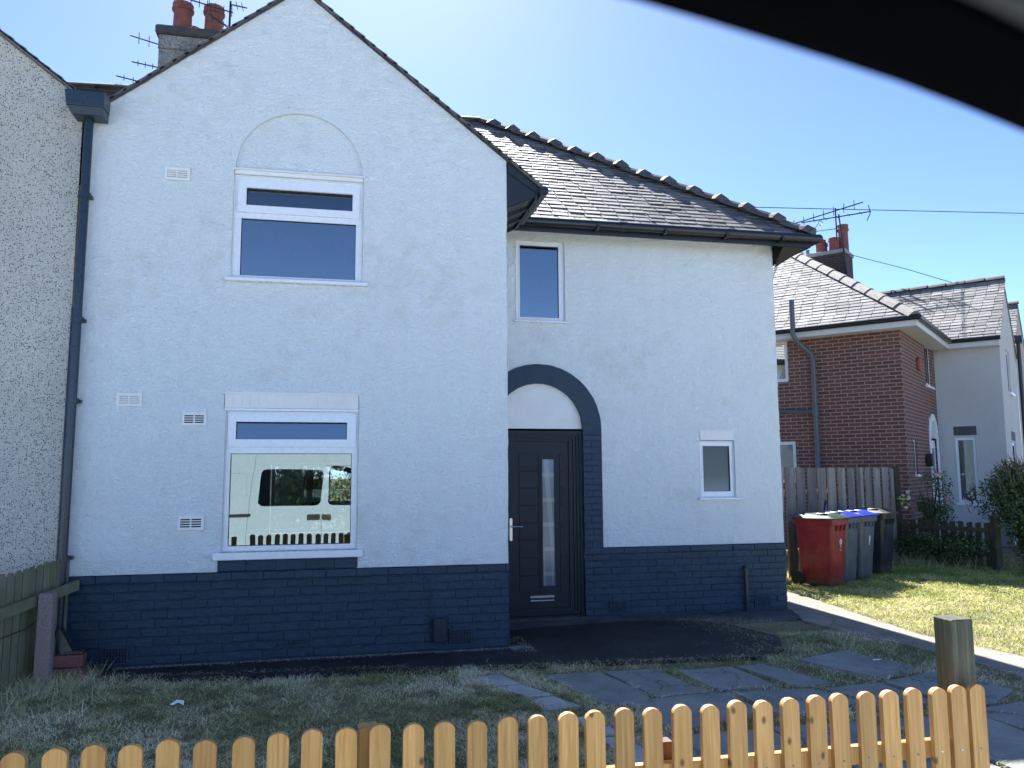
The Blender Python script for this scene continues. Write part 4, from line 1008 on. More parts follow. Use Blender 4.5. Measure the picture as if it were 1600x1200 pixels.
slates(mb, (3.43, -.35, E2), (0, -1, 0), (cs, 0, sn), lambda v: (-v * cs, 1.07), 2.29 / cs, row=.142, w=.25)
mb.add([(-.33, -.33, E2 - .01), (-.33, 7.65, E2 - .01), (3.65, 3.65, ZR - .02)], [(0, 1, 2)], .1); mb.quad((-.33, -.33, E2 - .01), (12, -.33, E2 - .01), (12, 3.65, ZR - .02), (3.65, 3.65, ZR - .02), .1); mb.quad((-.35, 7.65, E2), (12, 7.65, E2), (12, 3.65, ZR), (3.65, 3.65, ZR), .3)
mb.quad((3.44, -1.38, E2 - .01), (3.44, 1, E2 - .01), (5.72, 3, 6.44), (5.72, -1.38, 6.44), .1); mb.quad((8.0, -1.38, E2 - .01), (8.0, 1, E2 - .01), (5.72, 3, 6.46), (5.72, -1.38, 6.46), .1)
mb.build('roof', slate_pale, N)
mb = MB(); ridge_line(mb, (-.36, -.36, E2 + .03), (3.65, 3.65, ZR + .03), .55, .15, .075, False, .3); ridge_line(mb, (3.65, 3.65, ZR + .03), (12, 3.65, ZR + .03), .5, .15, .07, False, .3)
mb.build('ridge_tiles', ridge_pale, N)
mb = MB(); ridge_line(mb, (5.72, -1.40, 6.47), (5.72, 2.5, 6.47), .45, .14, .06, False, .5); mb.build('gable_ridge', m_plain('dark_ridge', (.06, .06, .06), .8, var=.3), N)
mb = MB()
mb.box(-.35, -.33, -.37, 7.6, 4.50, 4.66); mb.box(-.33, 3.45, -.37, -.35, 4.50, 4.66); mb.box(3.43, 3.45, -1.38, -.37, 4.50, 4.66)
mb.box(-.33, 0, -.35, 7.6, 4.50, 4.515); mb.box(0, 3.45, -.35, 0, 4.50, 4.515); mb.box(3.45, 3.78, -1.38, -.35, 4.50, 4.515)
mb.build('fascia', m_plain('white_fascia', (.60, .61, .62), .5, var=.08), N)
mb = MB(); mb.tube([(-.40, -.42, 4.66), (-.40, 7.6, 4.66)], .055, 10); mb.tube([(-.42, -.42, 4.66), (3.42, -.42, 4.66)], .055, 10); mb.tube([(3.38, -.45, 4.66), (3.38, -1.42, 4.66)], .055, 10)
mb.build('gutter', gutter_black, N, smooth='auto')
mb = MB(); mb.tube([(7.6, -1.45, 0), (7.6, -1.45, 5.1)], .05, 8); mb.box(7.5, 7.75, -1.55, -1.38, 5.05, 5.25); mb.build('downpipe', gutter_black, N, smooth='auto')
pipe_grey = m_plain('grey_soil_pipe', (.085, .10, .125), .4, var=.1)
mb = MB(); mb.tube([(-.06, 1.70, 0), (-.06, 1.70, 4.02), (-.10, 1.72, 4.15), (-.40, 1.93, 4.42), (-.47, 1.97, 4.55), (-.47, 1.97, 5.30)], .052, 12)
mb.tube([(-.06, 1.70, 2.93), (-.06, 2.6, 2.99), (-.06, 5.6, 3.02)], .042, 10)
for z in (.6, 1.8, 3.6): mb.lathe((-.06, 1.70, z), [(.052, 0), (.064, 0), (.064, .05), (.052, .05)], 12)
mb.lathe((-.06, 1.70, 2.84), [(.052, 0), (.07, .01), (.07, .19), (.052, .2)], 12); mb.build('soil_pipe', pipe_grey, N, smooth='auto')
mb = MB(); mb.box(7.2, 8.1, 2.70, 3.78, 6, 8.18); ch2 = mb.build('chimney', dark_brick, N)
mb = MB(); mb.cbox(7.16, 8.14, 2.66, 3.82, 8.182, 8.30, .02); mb.build('chimney_cap', m_plain('pale_cement', (.30, .29, .27), .9), ch2)
for c in ((7.45, 3.45, 8.3), (7.45, 3.05, 8.3), (7.85, 3.5, 8.3), (7.85, 3.1, 8.3)): pot(c, ch2, .15, .42)
pot((7.7, 2.84, 8.3), ch2, .15, .85); 
for c in ((7.3, 3.98, 8.2), (7.3, 3.80, 8.25)):
    mb = MB(); mb.lathe(c, [(.05, 0), (.05, .16), (.06, .16), (.06, .2), (0, .2)], 10); mb.build('flue_terminal', conc_post, ch2)
A3 = root('tv_aerial', (10.93 + 7.3 * .755, 13.72 + 7.3 * .656, 0), R(41), 'large rooftop aerial mast beside the brick chimney on the right', 'aerial', local=True)
A3.location = (10.93, 13.72, 0)
mb = MB(); mb.tube([(7.15, 2.62, 7.0), (7.15, 2.80, 9.35)], .022, 8); mb.tube([(7.6, 3.0, 8.3), (7.6, 3.0, 9.7)], .022, 8); mb.build('mast', gutter_black, A3)
mb = MB(); yagi(mb, (7.6, 4.3, 9.45), (7.6, 2.2, 9.72), 7, .16, True, .011); mb.build('antenna', gutter_black, A3)
mb = MB(); yagi(mb, (7.15, 3.9, 9.30), (7.15, 1.9, 9.25), 6, .14, False, .011); mb.build('antenna', gutter_black, A3)
mb = MB(); mb.tube([(7.15, 4.1, 8.98), (7.15, 2.9, 8.92)], .011, 6); mb.tube([(7.15, 2.02, 9.0), (7.15, 1.92, 9.2), (7.15, 1.96, 9.45)], .014, 6); mb.build('antenna', gutter_black, A3)
# next house along
N2 = root('terraced_house', (10.93, 13.72, 0), R(41), 'beige gabled house just visible at the right edge past the brick house', 'house', local=True)
mb = MB(); wall_grid(mb, PQ, 7.70, 11.6, 0, 6.5, [], (lambda x: 6.45 - SL * abs(x - 9.6), 9.6), .3, .004); mb.build('wall', beige_render, N2)
mb = MB(); slates(mb, (7.72, 2, 5.0), (0, -1, 0), (cs, 0, sn), lambda v: (0, 3.38), 1.9 / cs, row=.142, w=.25)
mb.quad((11.6, -1.38, 5), (11.6, 3, 5), (9.6, 3, 6.45), (9.6, -1.38, 6.45)); mb.build('roof', slate_pale, N2)
mb = MB(); ridge_line(mb, (9.6, -1.40, 6.50), (9.6, 2.5, 6.50), .45, .12, .05, False, .5); mb.build('ridge_tiles', ridge_m, N2)

# ================================================================== FENCES
F = root('picket_fence', (.9, 3.02, -.08), 0, 'new golden pine picket fence with rounded tops along the front of the garden', 'fence')
XS = [-1.25, -1.14, -1.02, -.902, -.781, -.665, -.547, -.429, -.309, -.193, -.077, .045, .16, .274, .391, .507, .62, .735, .852, .965, 1.081, 1.195, 1.309, 1.427, 1.541, 1.66, 1.775, 1.889, 2.001, 2.118, 2.228, 2.343, 2.456, 2.552, 2.646]
def picket(mb, x, y0, y1, z0, zt, w_, tn, lean=0.0, rot=0.0, top='round'):
    h = w_ / 2; prof = [(-h, z0), (h, z0)]
    if top == 'round':
        rr = h * 1.02; zc_ = zt - rr * .82
        for k in range(13):
            a = R(8 + 164 * k / 12); prof.append((h * math.cos(a) / math.cos(R(8)), zc_ + rr * .82 * math.sin(a)))
    else:
        zc_ = zt - .035; prof += [(h, zc_), (h * .45, zt - .004), (-h * .45, zt), (-h, zc_ + .003)]
    t = MB(); t.plate(prof, [], y0, y1)
    t.v = [(x + (a * math.cos(rot) - (b - y0) * math.sin(rot)) + lean * (c - z0), y0 + (b - y0) * math.cos(rot) + a * math.sin(rot), c) for a, b, c in t.v]
    mb.add(t.v, t.f, tn)
for i, x in enumerate(XS):
    mb = MB(); zt = .795 - .0022 * (x + .8) + random.uniform(-.006, .006)
    picket(mb, x, 2.985 + random.uniform(-.002, .002), 3.007, -.06, zt, .074 * random.uniform(.97, 1.02), random.choice((.28, .4, .46, .5, .55, .6)), random.uniform(-.006, .006), random.uniform(-.02, .02))
    mb.build('picket', pine, F, bevel=.003)
for z0 in (.505, .06):
    mb = MB(); mb.cbox(-1.4, 2.68, 3.008, 3.045, z0, z0 + .070, .003, .5); mb.build('rail', pine, F)
for x, zt in ((.118, .775), (-1.5, .78)):
    mb = MB(); mb.cbox(x - .035, x + .035, 3.046, 3.12, -.1, zt, .005, .35); mb.build('post', pine, F)
mb = MB(); mb.cbox(1.235, 1.30, 3.046, 3.11, -.1, .64, .004, .1); mb.build('post', wood('brown_post', (.12, .05, .03), (.20, .09, .06), False), F)
mb = MB()
for x in XS:
    for z in (.535, .085): mb.lathe((0, 0, 0), [(0, 0), (.0035, .0)], 8) if False else mb.tube([(x, 2.981, z + random.uniform(-.008, .008)), (x, 2.9855, z)], .0035, 8)
mb.build('nail_heads', chrome, F)
gp = MB(); 
t = MB(); t.cbox(2.605, 2.715, 3.06, 3.17, -.1, 1.045, .004, .5); gp.add(t.v, t.f, .5)
tag(gp.build('gate_post', post_wood), 'squat weathered green-grey square post behind the right end of the picket fence', 'post')

LF = root('garden_fence', (-2.45, 7.4, 0), 0, 'low mossy picket fence with one rail running to the left corner of the white house', 'fence')
a0, a1 = Vector((-2.31, 7.71)), Vector((-2.69, 6.85)); dd = (a1 - a0); LL = dd.length; dd.normalize(); ang = math.atan2(dd.y, dd.x)
for i in range(13):
    t = i * .0745; p = a0 + dd * t; mb = MB()
    zt = .99 - .105 * t + random.uniform(-.008, .006)
    tt = MB(); picket(tt, 0, -.009, .009, -.02, zt, .066, random.uniform(.35, .6), random.uniform(-.01, .01), 0, 'cut')
    ca, sa = math.cos(ang), math.sin(ang); mb.add([(p.x + x * ca - y * sa, p.y + x * sa + y * ca, z) for x, y, z in tt.v], tt.f, random.uniform(.35, .6)); mb.build('picket', green_wood, LF)
def rail(mb, p, q, z0, z1, h, th, off):
    p, q = Vector(p), Vector(q); d = (q - p).normalized(); n_ = Vector((-d.y, d.x)) * off; m_ = Vector((-d.y, d.x)) * (off + th)
    mb.hexa([(p.x + n_.x, p.y + n_.y, z0), (q.x + n_.x, q.y + n_.y, z1), (q.x + m_.x, q.y + m_.y, z1), (p.x + m_.x, p.y + m_.y, z0), (p.x + n_.x, p.y + n_.y, z0 + h), (q.x + n_.x, q.y + n_.y, z1 + h), (q.x + m_.x, q.y + m_.y, z1 + h), (p.x + m_.x, p.y + m_.y, z0 + h)])
mb = MB(); rail(mb, (-2.235, 7.72), (-2.665, 6.85), .70, .55, .085, .03, .014); mb.build('rail', green_wood, LF)
mb = MB(); mb.tube([(-2.56, 7.0, .43), (-2.47, 7.3, .455), (-2.40, 7.5, .52), (-2.36, 7.5, .70), (-2.31, 7.52, .715), (-2.28, 7.56, .76), (-2.27, 7.58, .82), (-2.29, 7.6, .86)], .004, 5); mb.build('wire', rubber, LF)
mb = MB(); frus(mb, -2.385, -2.262, 7.27, 7.38, -.03, -2.378, -2.268, 7.275, 7.375, .735)
tag(mb.build('concrete_post', conc_post, bevel=.012), 'short pinkish concrete post in front of the mossy fence rail', 'post')
mb = MB(); mb.cbox(-2.29, -2.04, 7.37, 7.49, -.02, .112, .006, .6); mb.cbox(-2.295, -2.045, 7.365, 7.485, .119, .215, .006, .4)
tag(mb.build('brick_pier', m_plain('old_red_block', (.20, .085, .07), .9, var=.35, bstr=.6), bevel=.004), 'small stub of two red bricks beside the concrete post', 'brick')
mb = MB(); 
for (y0, y1) in ((7.39, 7.42), (7.45, 7.48)):
    mb.hexa([(-2.22, y0, .22), (-2.12, y0, .22), (-2.12, y1, .22), (-2.22, y1, .22), (-2.29, y0 + .02, .41), (-2.245, y0 + .02, .43), (-2.245, y1 + .02, .43), (-2.29, y1 + .02, .41)])
mb.cbox(-2.20, -2.05, 7.38, 7.47, .217, .245, .006)
tag(mb.build('broken_slate', m_plain('dark_slate_bits', (.03, .033, .035), .4, var=.3)), 'dark broken slates leaning on the red brick stub', 'slates')

TF = root('board_fence', (8.7, 12.6, 0), 0, 'tall weathered vertical board fence behind the wheelie bins', 'fence')
fa, fb = Vector((6.2, 11.21)), Vector((10.47, 13.56)); fd = (fb - fa).normalized(); fn = Vector((fd.y, -fd.x)); L = (fb - fa).length
n = int(L / .172)
for i in range(n):
    p = fa + fd * (i * .172 + .02); off = .012 if i % 2 else -.012; wd = random.uniform(.122, .15); zt = 1.75 + random.uniform(-.015, .012); z0 = random.uniform(0.0, .05)
    q = p + fd * wd; o_ = fn * off; k_ = fn * .02; ln = fd * random.uniform(-.012, .012)
    mb = MB(); mb.hexa([(*(p + o_ + k_), z0), (*(q + o_ + k_), z0), (*(q + o_), z0), (*(p + o_), z0), (*(p + o_ + k_ + ln), zt), (*(q + o_ + k_ + ln), zt), (*(q + o_ + ln), zt), (*(p + o_ + ln), zt)], random.uniform(.1, .8))
    mb.build('board', grey_wood, TF)
for z in (.35, 1.3):
    mb = MB(); a_, b_ = fa - fn * .03, fb - fn * .03; c_, d_ = fa - fn * .07, fb - fn * .07
    mb.hexa([(*a_, z), (*b_, z), (*d_, z), (*c_, z), (*a_, z + .09), (*b_, z + .09), (*d_, z + .09), (*c_, z + .09)]); mb.build('rail', grey_wood, TF)
mb = MB(); p = fb + fn * .03; mb.box(p.x - .05, p.x + .05, p.y - .05, p.y + .05, 0, 1.77); mb.build('post', dark_wood, TF)

LW_ = root('low_fence', (10.7, 12.6, 0), 0, 'low dark weathered fence with a thick post beside the shrub in shade', 'fence')
la, lb = Vector((10.45, 13.35)), Vector((11.0, 11.75)); ld = (lb - la).normalized(); LN = (lb - la).length
for i in range(11):
    p = la + ld * (i * .15); mb = MB(); mb.hexa([(p.x, p.y, .05), (p.x + ld.x * .085, p.y + ld.y * .085, .05), (p.x + ld.x * .085 + .02, p.y + ld.y * .085, .05), (p.x + .02, p.y, .05), (p.x, p.y, .78 + random.uniform(-.02, .03)), (p.x + ld.x * .085, p.y + ld.y * .085, .79), (p.x + ld.x * .085 + .02, p.y + ld.y * .085, .79), (p.x + .02, p.y, .78)], random.uniform(.4, .7))
    mb.build('picket', dark_wood, LW_)
for z in (.22, .62):
    mb = MB(); mb.hexa([(la.x - .03, la.y, z), (lb.x - .03, lb.y, z), (lb.x, lb.y, z), (la.x, la.y, z), (la.x - .03, la.y, z + .08), (lb.x - .03, lb.y, z + .08), (lb.x, lb.y, z + .08), (la.x, la.y, z + .08)], .6); mb.build('rail', dark_wood, LW_)
mb = MB(); mb.cbox(lb.x - .06, lb.x + .06, lb.y - .06, lb.y + .06, 0, .92, .01, .6); mb.build('post', dark_wood, LW_)
# low brick wall in front of the grey wing
mb = MB(); mb.M = Matrix.Translation((10.93, 13.72, 0)) @ Matrix.Rotation(R(41), 4, 'Z')
mb.box(3.0, 3.6, -2.6, -1.5, 0, .75)
tag(mb.build('garden_wall', red_brick), 'low red brick wall behind the low dark fence', 'wall')

# ================================================================== WHEELIE BINS
def sq(w_, d_, z, r=.06, n=4):
    o = []
    for cx, cy, a0 in ((w_ / 2 - r, d_ / 2 - r, 0), (-w_ / 2 + r, d_ / 2 - r, 90), (-w_ / 2 + r, -d_ / 2 + r, 180), (w_ / 2 - r, -d_ / 2 + r, 270)):
        for k in range(n + 1): a = R(a0 + 90 * k / n); o.append((cx + r * math.cos(a), cy + r * math.sin(a), z))
    return o
def loft(mb, rings, tn=.5, cap=(True, True)):
    n = len(rings[0]); pts = [p for r in rings for p in r]; fs = []
    for i in range(len(rings) - 1):
        for k in range(n): j = (k + 1) % n; fs.append((i * n + k, i * n + j, (i + 1) * n + j, (i + 1) * n + k))
    if cap[0]: fs.append(tuple(range(n - 1, -1, -1)))
    if cap[1]: fs.append(tuple((len(rings) - 1) * n + k for k in range(n)))
    mb.add(pts, fs, tn)
def shift(r, dy): return [(x, y + dy, z) for x, y, z in r]
plast_mark = M('white_print', None, (.6, .6, .6), .5)
def make_bin(loc, rot, body, lid, label, emblem=None, group=None):
    # front of the bin is local -y
    b = root('wheelie_bin', loc, rot, label, 'wheelie bin', group, local=True)
    mb = MB()
    loft(mb, [sq(.37, .44, .03), shift(sq(.40, .48, .06), -.0), shift(sq(.46, .58, .80), -.01), shift(sq(.475, .605, .90), -.01), shift(sq(.50, .66, .905), -.01), shift(sq(.51, .67, .985), -.01), shift(sq(.47, .62, .985), -.01)], cap=(True, True))
    for s in (-1, 1): mb.box(s * .18 - .03, s * .18 + .03, .19, .27, .07, .17)
    for x in (-.12, 0, .12): mb.hexa([(x - .012, -.325, .82), (x + .012, -.325, .82), (x + .012, -.29, .82), (x - .012, -.29, .82), (x - .012, -.342, .905), (x + .012, -.342, .905), (x + .012, -.30, .905), (x - .012, -.30, .905)])
    bo = mb.build('body', body, b, smooth='auto')
    mb = MB()
    loft(mb, [shift(sq(.53, .70, .988, .05), -.02), shift(sq(.54, .71, 1.005, .05), -.02), [(x, y, z + .045 - .04 * abs(y) / .37) for x, y, z in shift(sq(.49, .62, 1.01, .06), -.02)], [(x, y, z + .02) for x, y, z in shift(sq(.32, .38, 1.045, .06), -.02)]])
    mb.cbox(-.20, -.06, -.20, -.05, 1.058, 1.072, .005); mb.cbox(.06, .20, -.20, -.05, 1.058, 1.072, .005)
    mb.build('lid', lid, b, smooth='auto')
    mb = MB(); mb.tube([(-.24, .33, .955), (-.24, .385, .98), (.24, .385, .98), (.24, .33, .955)], .016, 8); mb.build('handle', body, b, smooth='auto')
    for s in (-1, 1):
        mb = MB(); t = MB(); t.lathe((0, 0, 0), [(.0, -.022), (.06, -.022), (.065, -.026), (.10, -.026), (.105, -.015), (.105, .015), (.10, .026), (.065, .026), (.06, .02), (0, .02)], 22)
        mb.add([(s * .235 + z, .265 + x, .105 + y) for x, y, z in t.v], t.f); mb.build('wheel', rubber, b, smooth='auto')
    if emblem:
        mb = MB(); yy = lambda z: -.24 - (z - .06) * .0811 - .0045
        def disc(cx, cz, r, k=8): mb.add([(cx + r * math.cos(2 * PI * i / k), yy(cz + r * math.sin(2 * PI * i / k)), cz + r * math.sin(2 * PI * i / k)) for i in range(k)], [tuple(range(k))])
        if emblem == 'crest':
            for i in range(5): a = R(90 + 72 * i); disc(.03 + .026 * math.cos(a), .655 + .03 * math.sin(a), .017)
            mb.add([(.03 - .02, yy(.60), .60), (.03 + .02, yy(.60), .60), (.03, yy(.57), .57)], [(0, 1, 2)])
            for z in (.545, .53): mb.quad((.0, yy(z), z), (.06, yy(z), z), (.06, yy(z + .006), z + .006), (.0, yy(z + .006), z + .006))
        else:
            for i, (x, z, r) in enumerate(((.03, .66, .022), (.035, .625, .03), (.03, .59, .022), (.02, .565, .016))): disc(x, z, r)
            mb.quad((.0, yy(.535), .535), (.06, yy(.535), .535), (.06, yy(.543), .543), (.0, yy(.543), .543))
        mb.build('emblem', plast_mark, b)
    return b
def m_bin(name, c):
    def f(nt, S):
        co = objco(nt); n = noi(nt, co, 5, 5, .65); sc = ramp(nt, noi(nt, mapping(nt, co, (30, 30, 3)), 1.0, 4, .7), [(.56, 0), (.70, .35)])
        base = mix(nt, ramp(nt, n, [(.35, 0), (.65, 1)]), c, tuple(min(1, x * 1.5 + .01) for x in c))
        base = mix(nt, sc, base, tuple(min(1, x * .6 + .10) for x in c))
        sz = nd(nt, 'ShaderNodeSeparateXYZ', {0: co}).outputs[2]
        base = mix(nt, math_(nt, 'MULTIPLY', ramp(nt, sz, [(.02, 1), (.16, 0)]), math_(nt, 'MULTIPLY', n, .9)), base, (.16, .13, .09))
        S(color=base, rough=math_(nt, 'ADD', math_(nt, 'MULTIPLY', n, .3), .28), normal=bump(nt, noi(nt, co, 90, 2), .1, .002))
    return M(name, f)
red_pl = m_bin('faded_red_plastic', (.17, .008, .011)); green_pl = m_plain('green_plastic', (.028, .060, .032), .35); grey_pl = m_bin('grey_plastic', (.060, .074, .088))
blue_pl = m_plain('blue_plastic', (.012, .030, .36), .35, var=.08); black_pl = m_bin('black_plastic', (.012, .014, .018))
# local -y must point along (.484,-.875)
brot = math.atan2(.484, .875)
GRP = 'wheelie bins against the board fence'
bx, by = 7.07, 10.85
make_bin((bx, by, 0), brot, red_pl, green_pl, 'red wheelie bin with a green lid, nearest the white house', 'crest', GRP)
make_bin((7.53, 11.20, 0), brot + .03, grey_pl, blue_pl, 'grey wheelie bin with a blue lid right behind the red bin', None, GRP)
make_bin((8.03, 11.50, 0), brot - .02, grey_pl, blue_pl, 'grey wheelie bin with a blue lid next to the black bin', 'mark', GRP)
make_bin((8.76, 11.98, 0), brot + .02, black_pl, black_pl, 'black wheelie bin with a black lid, last of the row', None, GRP)
mb = MB(); mb.tube([(7.62, 11.6, .0), (7.66, 11.62, 1.1), (7.70, 11.62, 1.22)], [.012, .012, .028], 6); tag(mb.build('garden_tool', rubber), 'dark tool end poking up behind the blue lidded bins', 'tool')

# ================================================================== PLANTS
def shrub(name, c, rad, n, size, mat_, label, cat='shrub', spikes=0, up=.3, clumps=16, tones=(0, .85)):
    r_ = root(name, (c[0], c[1], 0), 0, label, cat)
    mb = MB(); leafcloud(mb, c, rad, n, size, tones, .7, clumps, up)
    for _ in range(spikes):
        a = random.uniform(0, 2 * PI); e = random.uniform(.2, 1.4)
        b = Vector((c[0] + rad[0] * .75 * math.cos(a) * math.cos(e), c[1] + rad[1] * .75 * math.sin(a) * math.cos(e), c[2] + rad[2] * .75 * math.sin(e)))
        d = Vector((math.cos(a) * .4, math.sin(a) * .4, random.uniform(.6, 1.2))).normalized(); L = random.uniform(.14, .34)
        for k in range(16):
            p = b + d * L * k / 16; la_ = (d + Vector((random.gauss(0, .5), random.gauss(0, .5), random.gauss(0, .3)))).normalized(); w_ = la_.cross(Vector((0.3, 1, .2))).normalized()
            s_ = size * .9 * (1.1 - k / 22); mb.add([p, p + la_ * s_ * .5 + w_ * s_ * .22, p + la_ * s_, p + la_ * s_ * .5 - w_ * s_ * .22], [(0, 1, 2, 3)], random.uniform(.8, 1) if k > 6 else random.uniform(.4, .85))
    mb.build('foliage', mat_, r_)
    mb = MB()
    for _ in range(7):
        a = random.uniform(0, 2 * PI); mb.tube([(c[0] + .05 * math.cos(a), c[1] + .05 * math.sin(a), 0), (c[0] + rad[0] * .3 * math.cos(a), c[1] + rad[1] * .3 * math.sin(a), c[2]), (c[0] + rad[0] * .6 * math.cos(a), c[1] + rad[1] * .6 * math.sin(a), c[2] + rad[2] * .5)], [.02, .012, .005], 6)
    mb.build('stem', twig, r_); return r_
shrub('evergreen_shrub', (11.75, 11.75, .98), (.88, .7, 1.0), 26000, .045, leaf_dark, 'large dark evergreen shrub with reddish upright shoots at the right edge', spikes=240, clumps=44)
shrub('trailing_shrub', (10.6, 12.6, .30), (.55, .9, .33), 9000, .04, leaf_dark, 'dark straggly growth at the foot of the low fence', clumps=26, tones=(0, .8))
rs = shrub('rose_bush', (11.05, 13.3, 1.05), (.45, .5, .65), 3000, .04, leaf_dark, 'leggy rose bush with pink and cream blooms by the low fence', spikes=10, clumps=14, tones=(.2, .85))
def bloom(c, r, m, n=26):
    mb = MB()
    for _ in range(n):
        d = Vector((random.gauss(0, 1), random.gauss(0, 1), random.gauss(0, 1))).normalized() * r * random.uniform(.3, 1); p = Vector(c) + d; a = d.normalized(); b = a.cross(Vector((random.random(), random.random(), random.random()))).normalized(); c_ = a.cross(b)
        mb.add([p + b * r * .5, p + c_ * r * .5, p - b * r * .5, p - c_ * r * .5], [(0, 1, 2, 3)], random.random())
    mb.build('bloom', m, rs)
for c, r, m in (((10.95, 13.0, 1.62), .07, petal_pink), ((11.15, 13.0, 1.15), .06, petal_pink), ((11.3, 12.6, .98), .06, petal_white), ((10.72, 13.5, 1.28), .05, petal_white)): bloom(c, r, m)
for k in range(9): bloom((10.42 + random.uniform(-.09, .12), 13.25, 1.12 + random.uniform(-.16, .14)), .038, petal_white if k < 5 else petal_yellow, 10)
for k in range(16): z = 1.05 + k * .028; bloom((11.42 + random.uniform(-1, 1) * .16 * (1 - k / 17), 12.75, z), .035, petal_white, 9)
# weeds at the foot of the fence
g = MB()
for _ in range(2600):
    t = random.random(); x = 10.0 + t * 2.6 + random.gauss(0, .1); y = 12.9 - t * 1.5 + random.gauss(0, .22); L_ = random.uniform(.06, .26); a = random.uniform(0, 6.28); w_ = .004
    g.add([(x - w_, y, -.01), (x + w_, y, -.01), (x + L_ * .6 * math.cos(a), y + L_ * .6 * math.sin(a), L_)], [(0, 1, 2)], random.uniform(.1, .75))
tag(g.build('weeds', grass_m), 'rough long grass and weeds under the low dark fence', 'weeds', kind='stuff')
g = MB()
for _ in range(900):
    x = random.uniform(-2.9, -1.95); y = 7.35 + random.gauss(0, .14); L_ = random.uniform(.05, .17); a = random.uniform(0, 6.28); w_ = .0025
    if y > 7.68: continue
    g.add([(x - w_, y, -.01), (x + w_, y, -.01), (x + L_ * .8 * math.cos(a), y + L_ * .8 * math.sin(a), L_ * .9)], [(0, 1, 2)], random.uniform(.3, 1))
tag(g.build('dry_grass_tufts', grass_m), 'long dry grass around the concrete post and brick stub', 'grass', kind='stuff')
mb = MB(); random.seed(5)
pts = [(-1.12 + x, 6.34 + y, .035 + abs(random.gauss(0, .012))) for x, y in ((-.045, -.02), (-.02, .03), (.01, .035), (.045, .02), (.05, -.01), (.015, -.03), (-.02, -.035))] + [(-1.12, 6.34, .075)]
mb.add(pts, [(i, (i + 1) % 7, 7) for i in range(7)]); tag(mb.build('litter', upvc), 'crumpled scrap of white paper on the shaded grass', 'litter')
for (x, y, nm) in ((4.62, 6.32, 'thin white stick lying on the large square slab'),):
    mb = MB(); mb.cbox(x - .05, x + .03, y, y + .012, .052, .060, .002); tag(mb.build('stick', upvc), nm, 'stick')
# overhead wire
mb = MB(); mb.tube([(2.5, 20, 8.75), (10.5, 20, 9.14), (21, 20, 9.62), (30, 20, 10.4)], .012, 6); tag(mb.build('overhead_wire', gutter_black), 'thin overhead cable crossing the sky above the brick house', 'cable')
mb = MB(); mb.M = Matrix.Translation((10.93, 13.72, 0)) @ Matrix.Rotation(R(41), 4, 'Z'); mb.tube([(7.15, 2.62, 8.1), (6.4, .9, 7.2), (5.75, -.3, 6.5)], .010, 6); tag(mb.build('stay_wire', gutter_black), 'fine wire running from the brick chimney down to the grey gable ridge', 'wire')

# back garden greenery seen through the house, sunlit
shrub('garden_bush', (-1.0, 18.0, 1.3), (2.2, .8, 1.3), 5000, .12, leaf_green, 'sunlit leafy bush in the back garden seen through the lower window', clumps=30)

# ================================================================== VAN (the photographer sits in it; it shows in the window glass)
V = root('white_van', (-1.0, -.75, -.2), 0, 'white panel van whose dark window frame crosses the top right corner', 'van')
ys_ = .20; yb = -1.60
W1 = [(-1.46, 1.17), (-1.42, 1.12), (-1.36, 1.105), (-.44, 1.105), (-.37, 1.12), (-.33, 1.17), (-.29, 1.70), (-.31, 1.755), (-.37, 1.775), (-1.30, 1.775), (-1.37, 1.755), (-1.40, 1.71)]
W2 = [(-.20, 1.17), (-.17, 1.12), (-.10, 1.105), (1.00, 1.10), (1.05, 1.14), (1.03, 1.22), (.75, 1.60), (.62, 1.66), (.40, 1.725), (.2083, 1.806), (.1632, 1.818), (.1208, 1.827), (.0782, 1.834), (-.05, 1.846), (-.12, 1.842), (-.17, 1.80), (-.185, 1.72)]
W2L = [(-.20, 1.17), (-.17, 1.12), (-.10, 1.105), (.98, 1.10), (1.02, 1.14), (1.0, 1.22), (.72, 1.52), (.55, 1.62), (.36, 1.714), (.24, 1.762), (.1812, 1.7818), (.1613, 1.7874), (.142, 1.7923), (.1233, 1.7961), (.1051, 1.7995), (.0876, 1.8027), (.0681, 1.8059), (0, 1.8155), (-.07, 1.821), (-.12, 1.818), (-.165, 1.78), (-.182, 1.72)]
body = [(-3.9, .12), (1.95, .12), (2.0, .62), (1.9, .90), (1.30, 1.16), (.95, 1.62), (.62, 1.98), (.2, 2.17), (-.3, 2.24), (-3.6, 2.24), (-3.85, 2.05), (-3.92, 1.0)]
mb = MB()
mb.plate(body, [W1, W2], ys_ - .025, ys_); mb.plate(body, [W1, [(-.20, 1.12), (.95, 1.11), (.55, 1.76), (-.17, 1.78)]], yb, yb + .025)
n = len(body)
top_ids = list(range(n))
for i in range(n):
    a, b = body[i], body[(i + 1) % n]
    if i in (4,) or (a[0] > .9 and a[0] < 1.4 and b[1] < 1.9): pass
    if (a, b) == ((1.30, 1.16), (.95, 1.62)) or (a, b) == ((.95, 1.62), (.62, 1.98)): continue
    mb.quad((a[0], ys_ - .0251, a[1]), (b[0], ys_ - .0251, b[1]), (b[0], yb + .0251, b[1]), (a[0], yb + .0251, a[1]))
vb = mb.build('body', van_paint, V)
mb = MB(); mb.quad((1.30, ys_ - .03, 1.16), (.62, ys_ - .03, 1.98), (.62, yb + .03, 1.98), (1.30, yb + .03, 1.16)); mb.build('windscreen', dark_glass, V)
mb = MB(); mb.plate(W1, [], ys_ - .018, ys_ - .012); mb.build('side_window', dark_glass, V)
mb = MB(); mb.plate(W1, [], yb + .012, yb + .018); mb.build('side_window', dark_glass, V)
mb = MB()
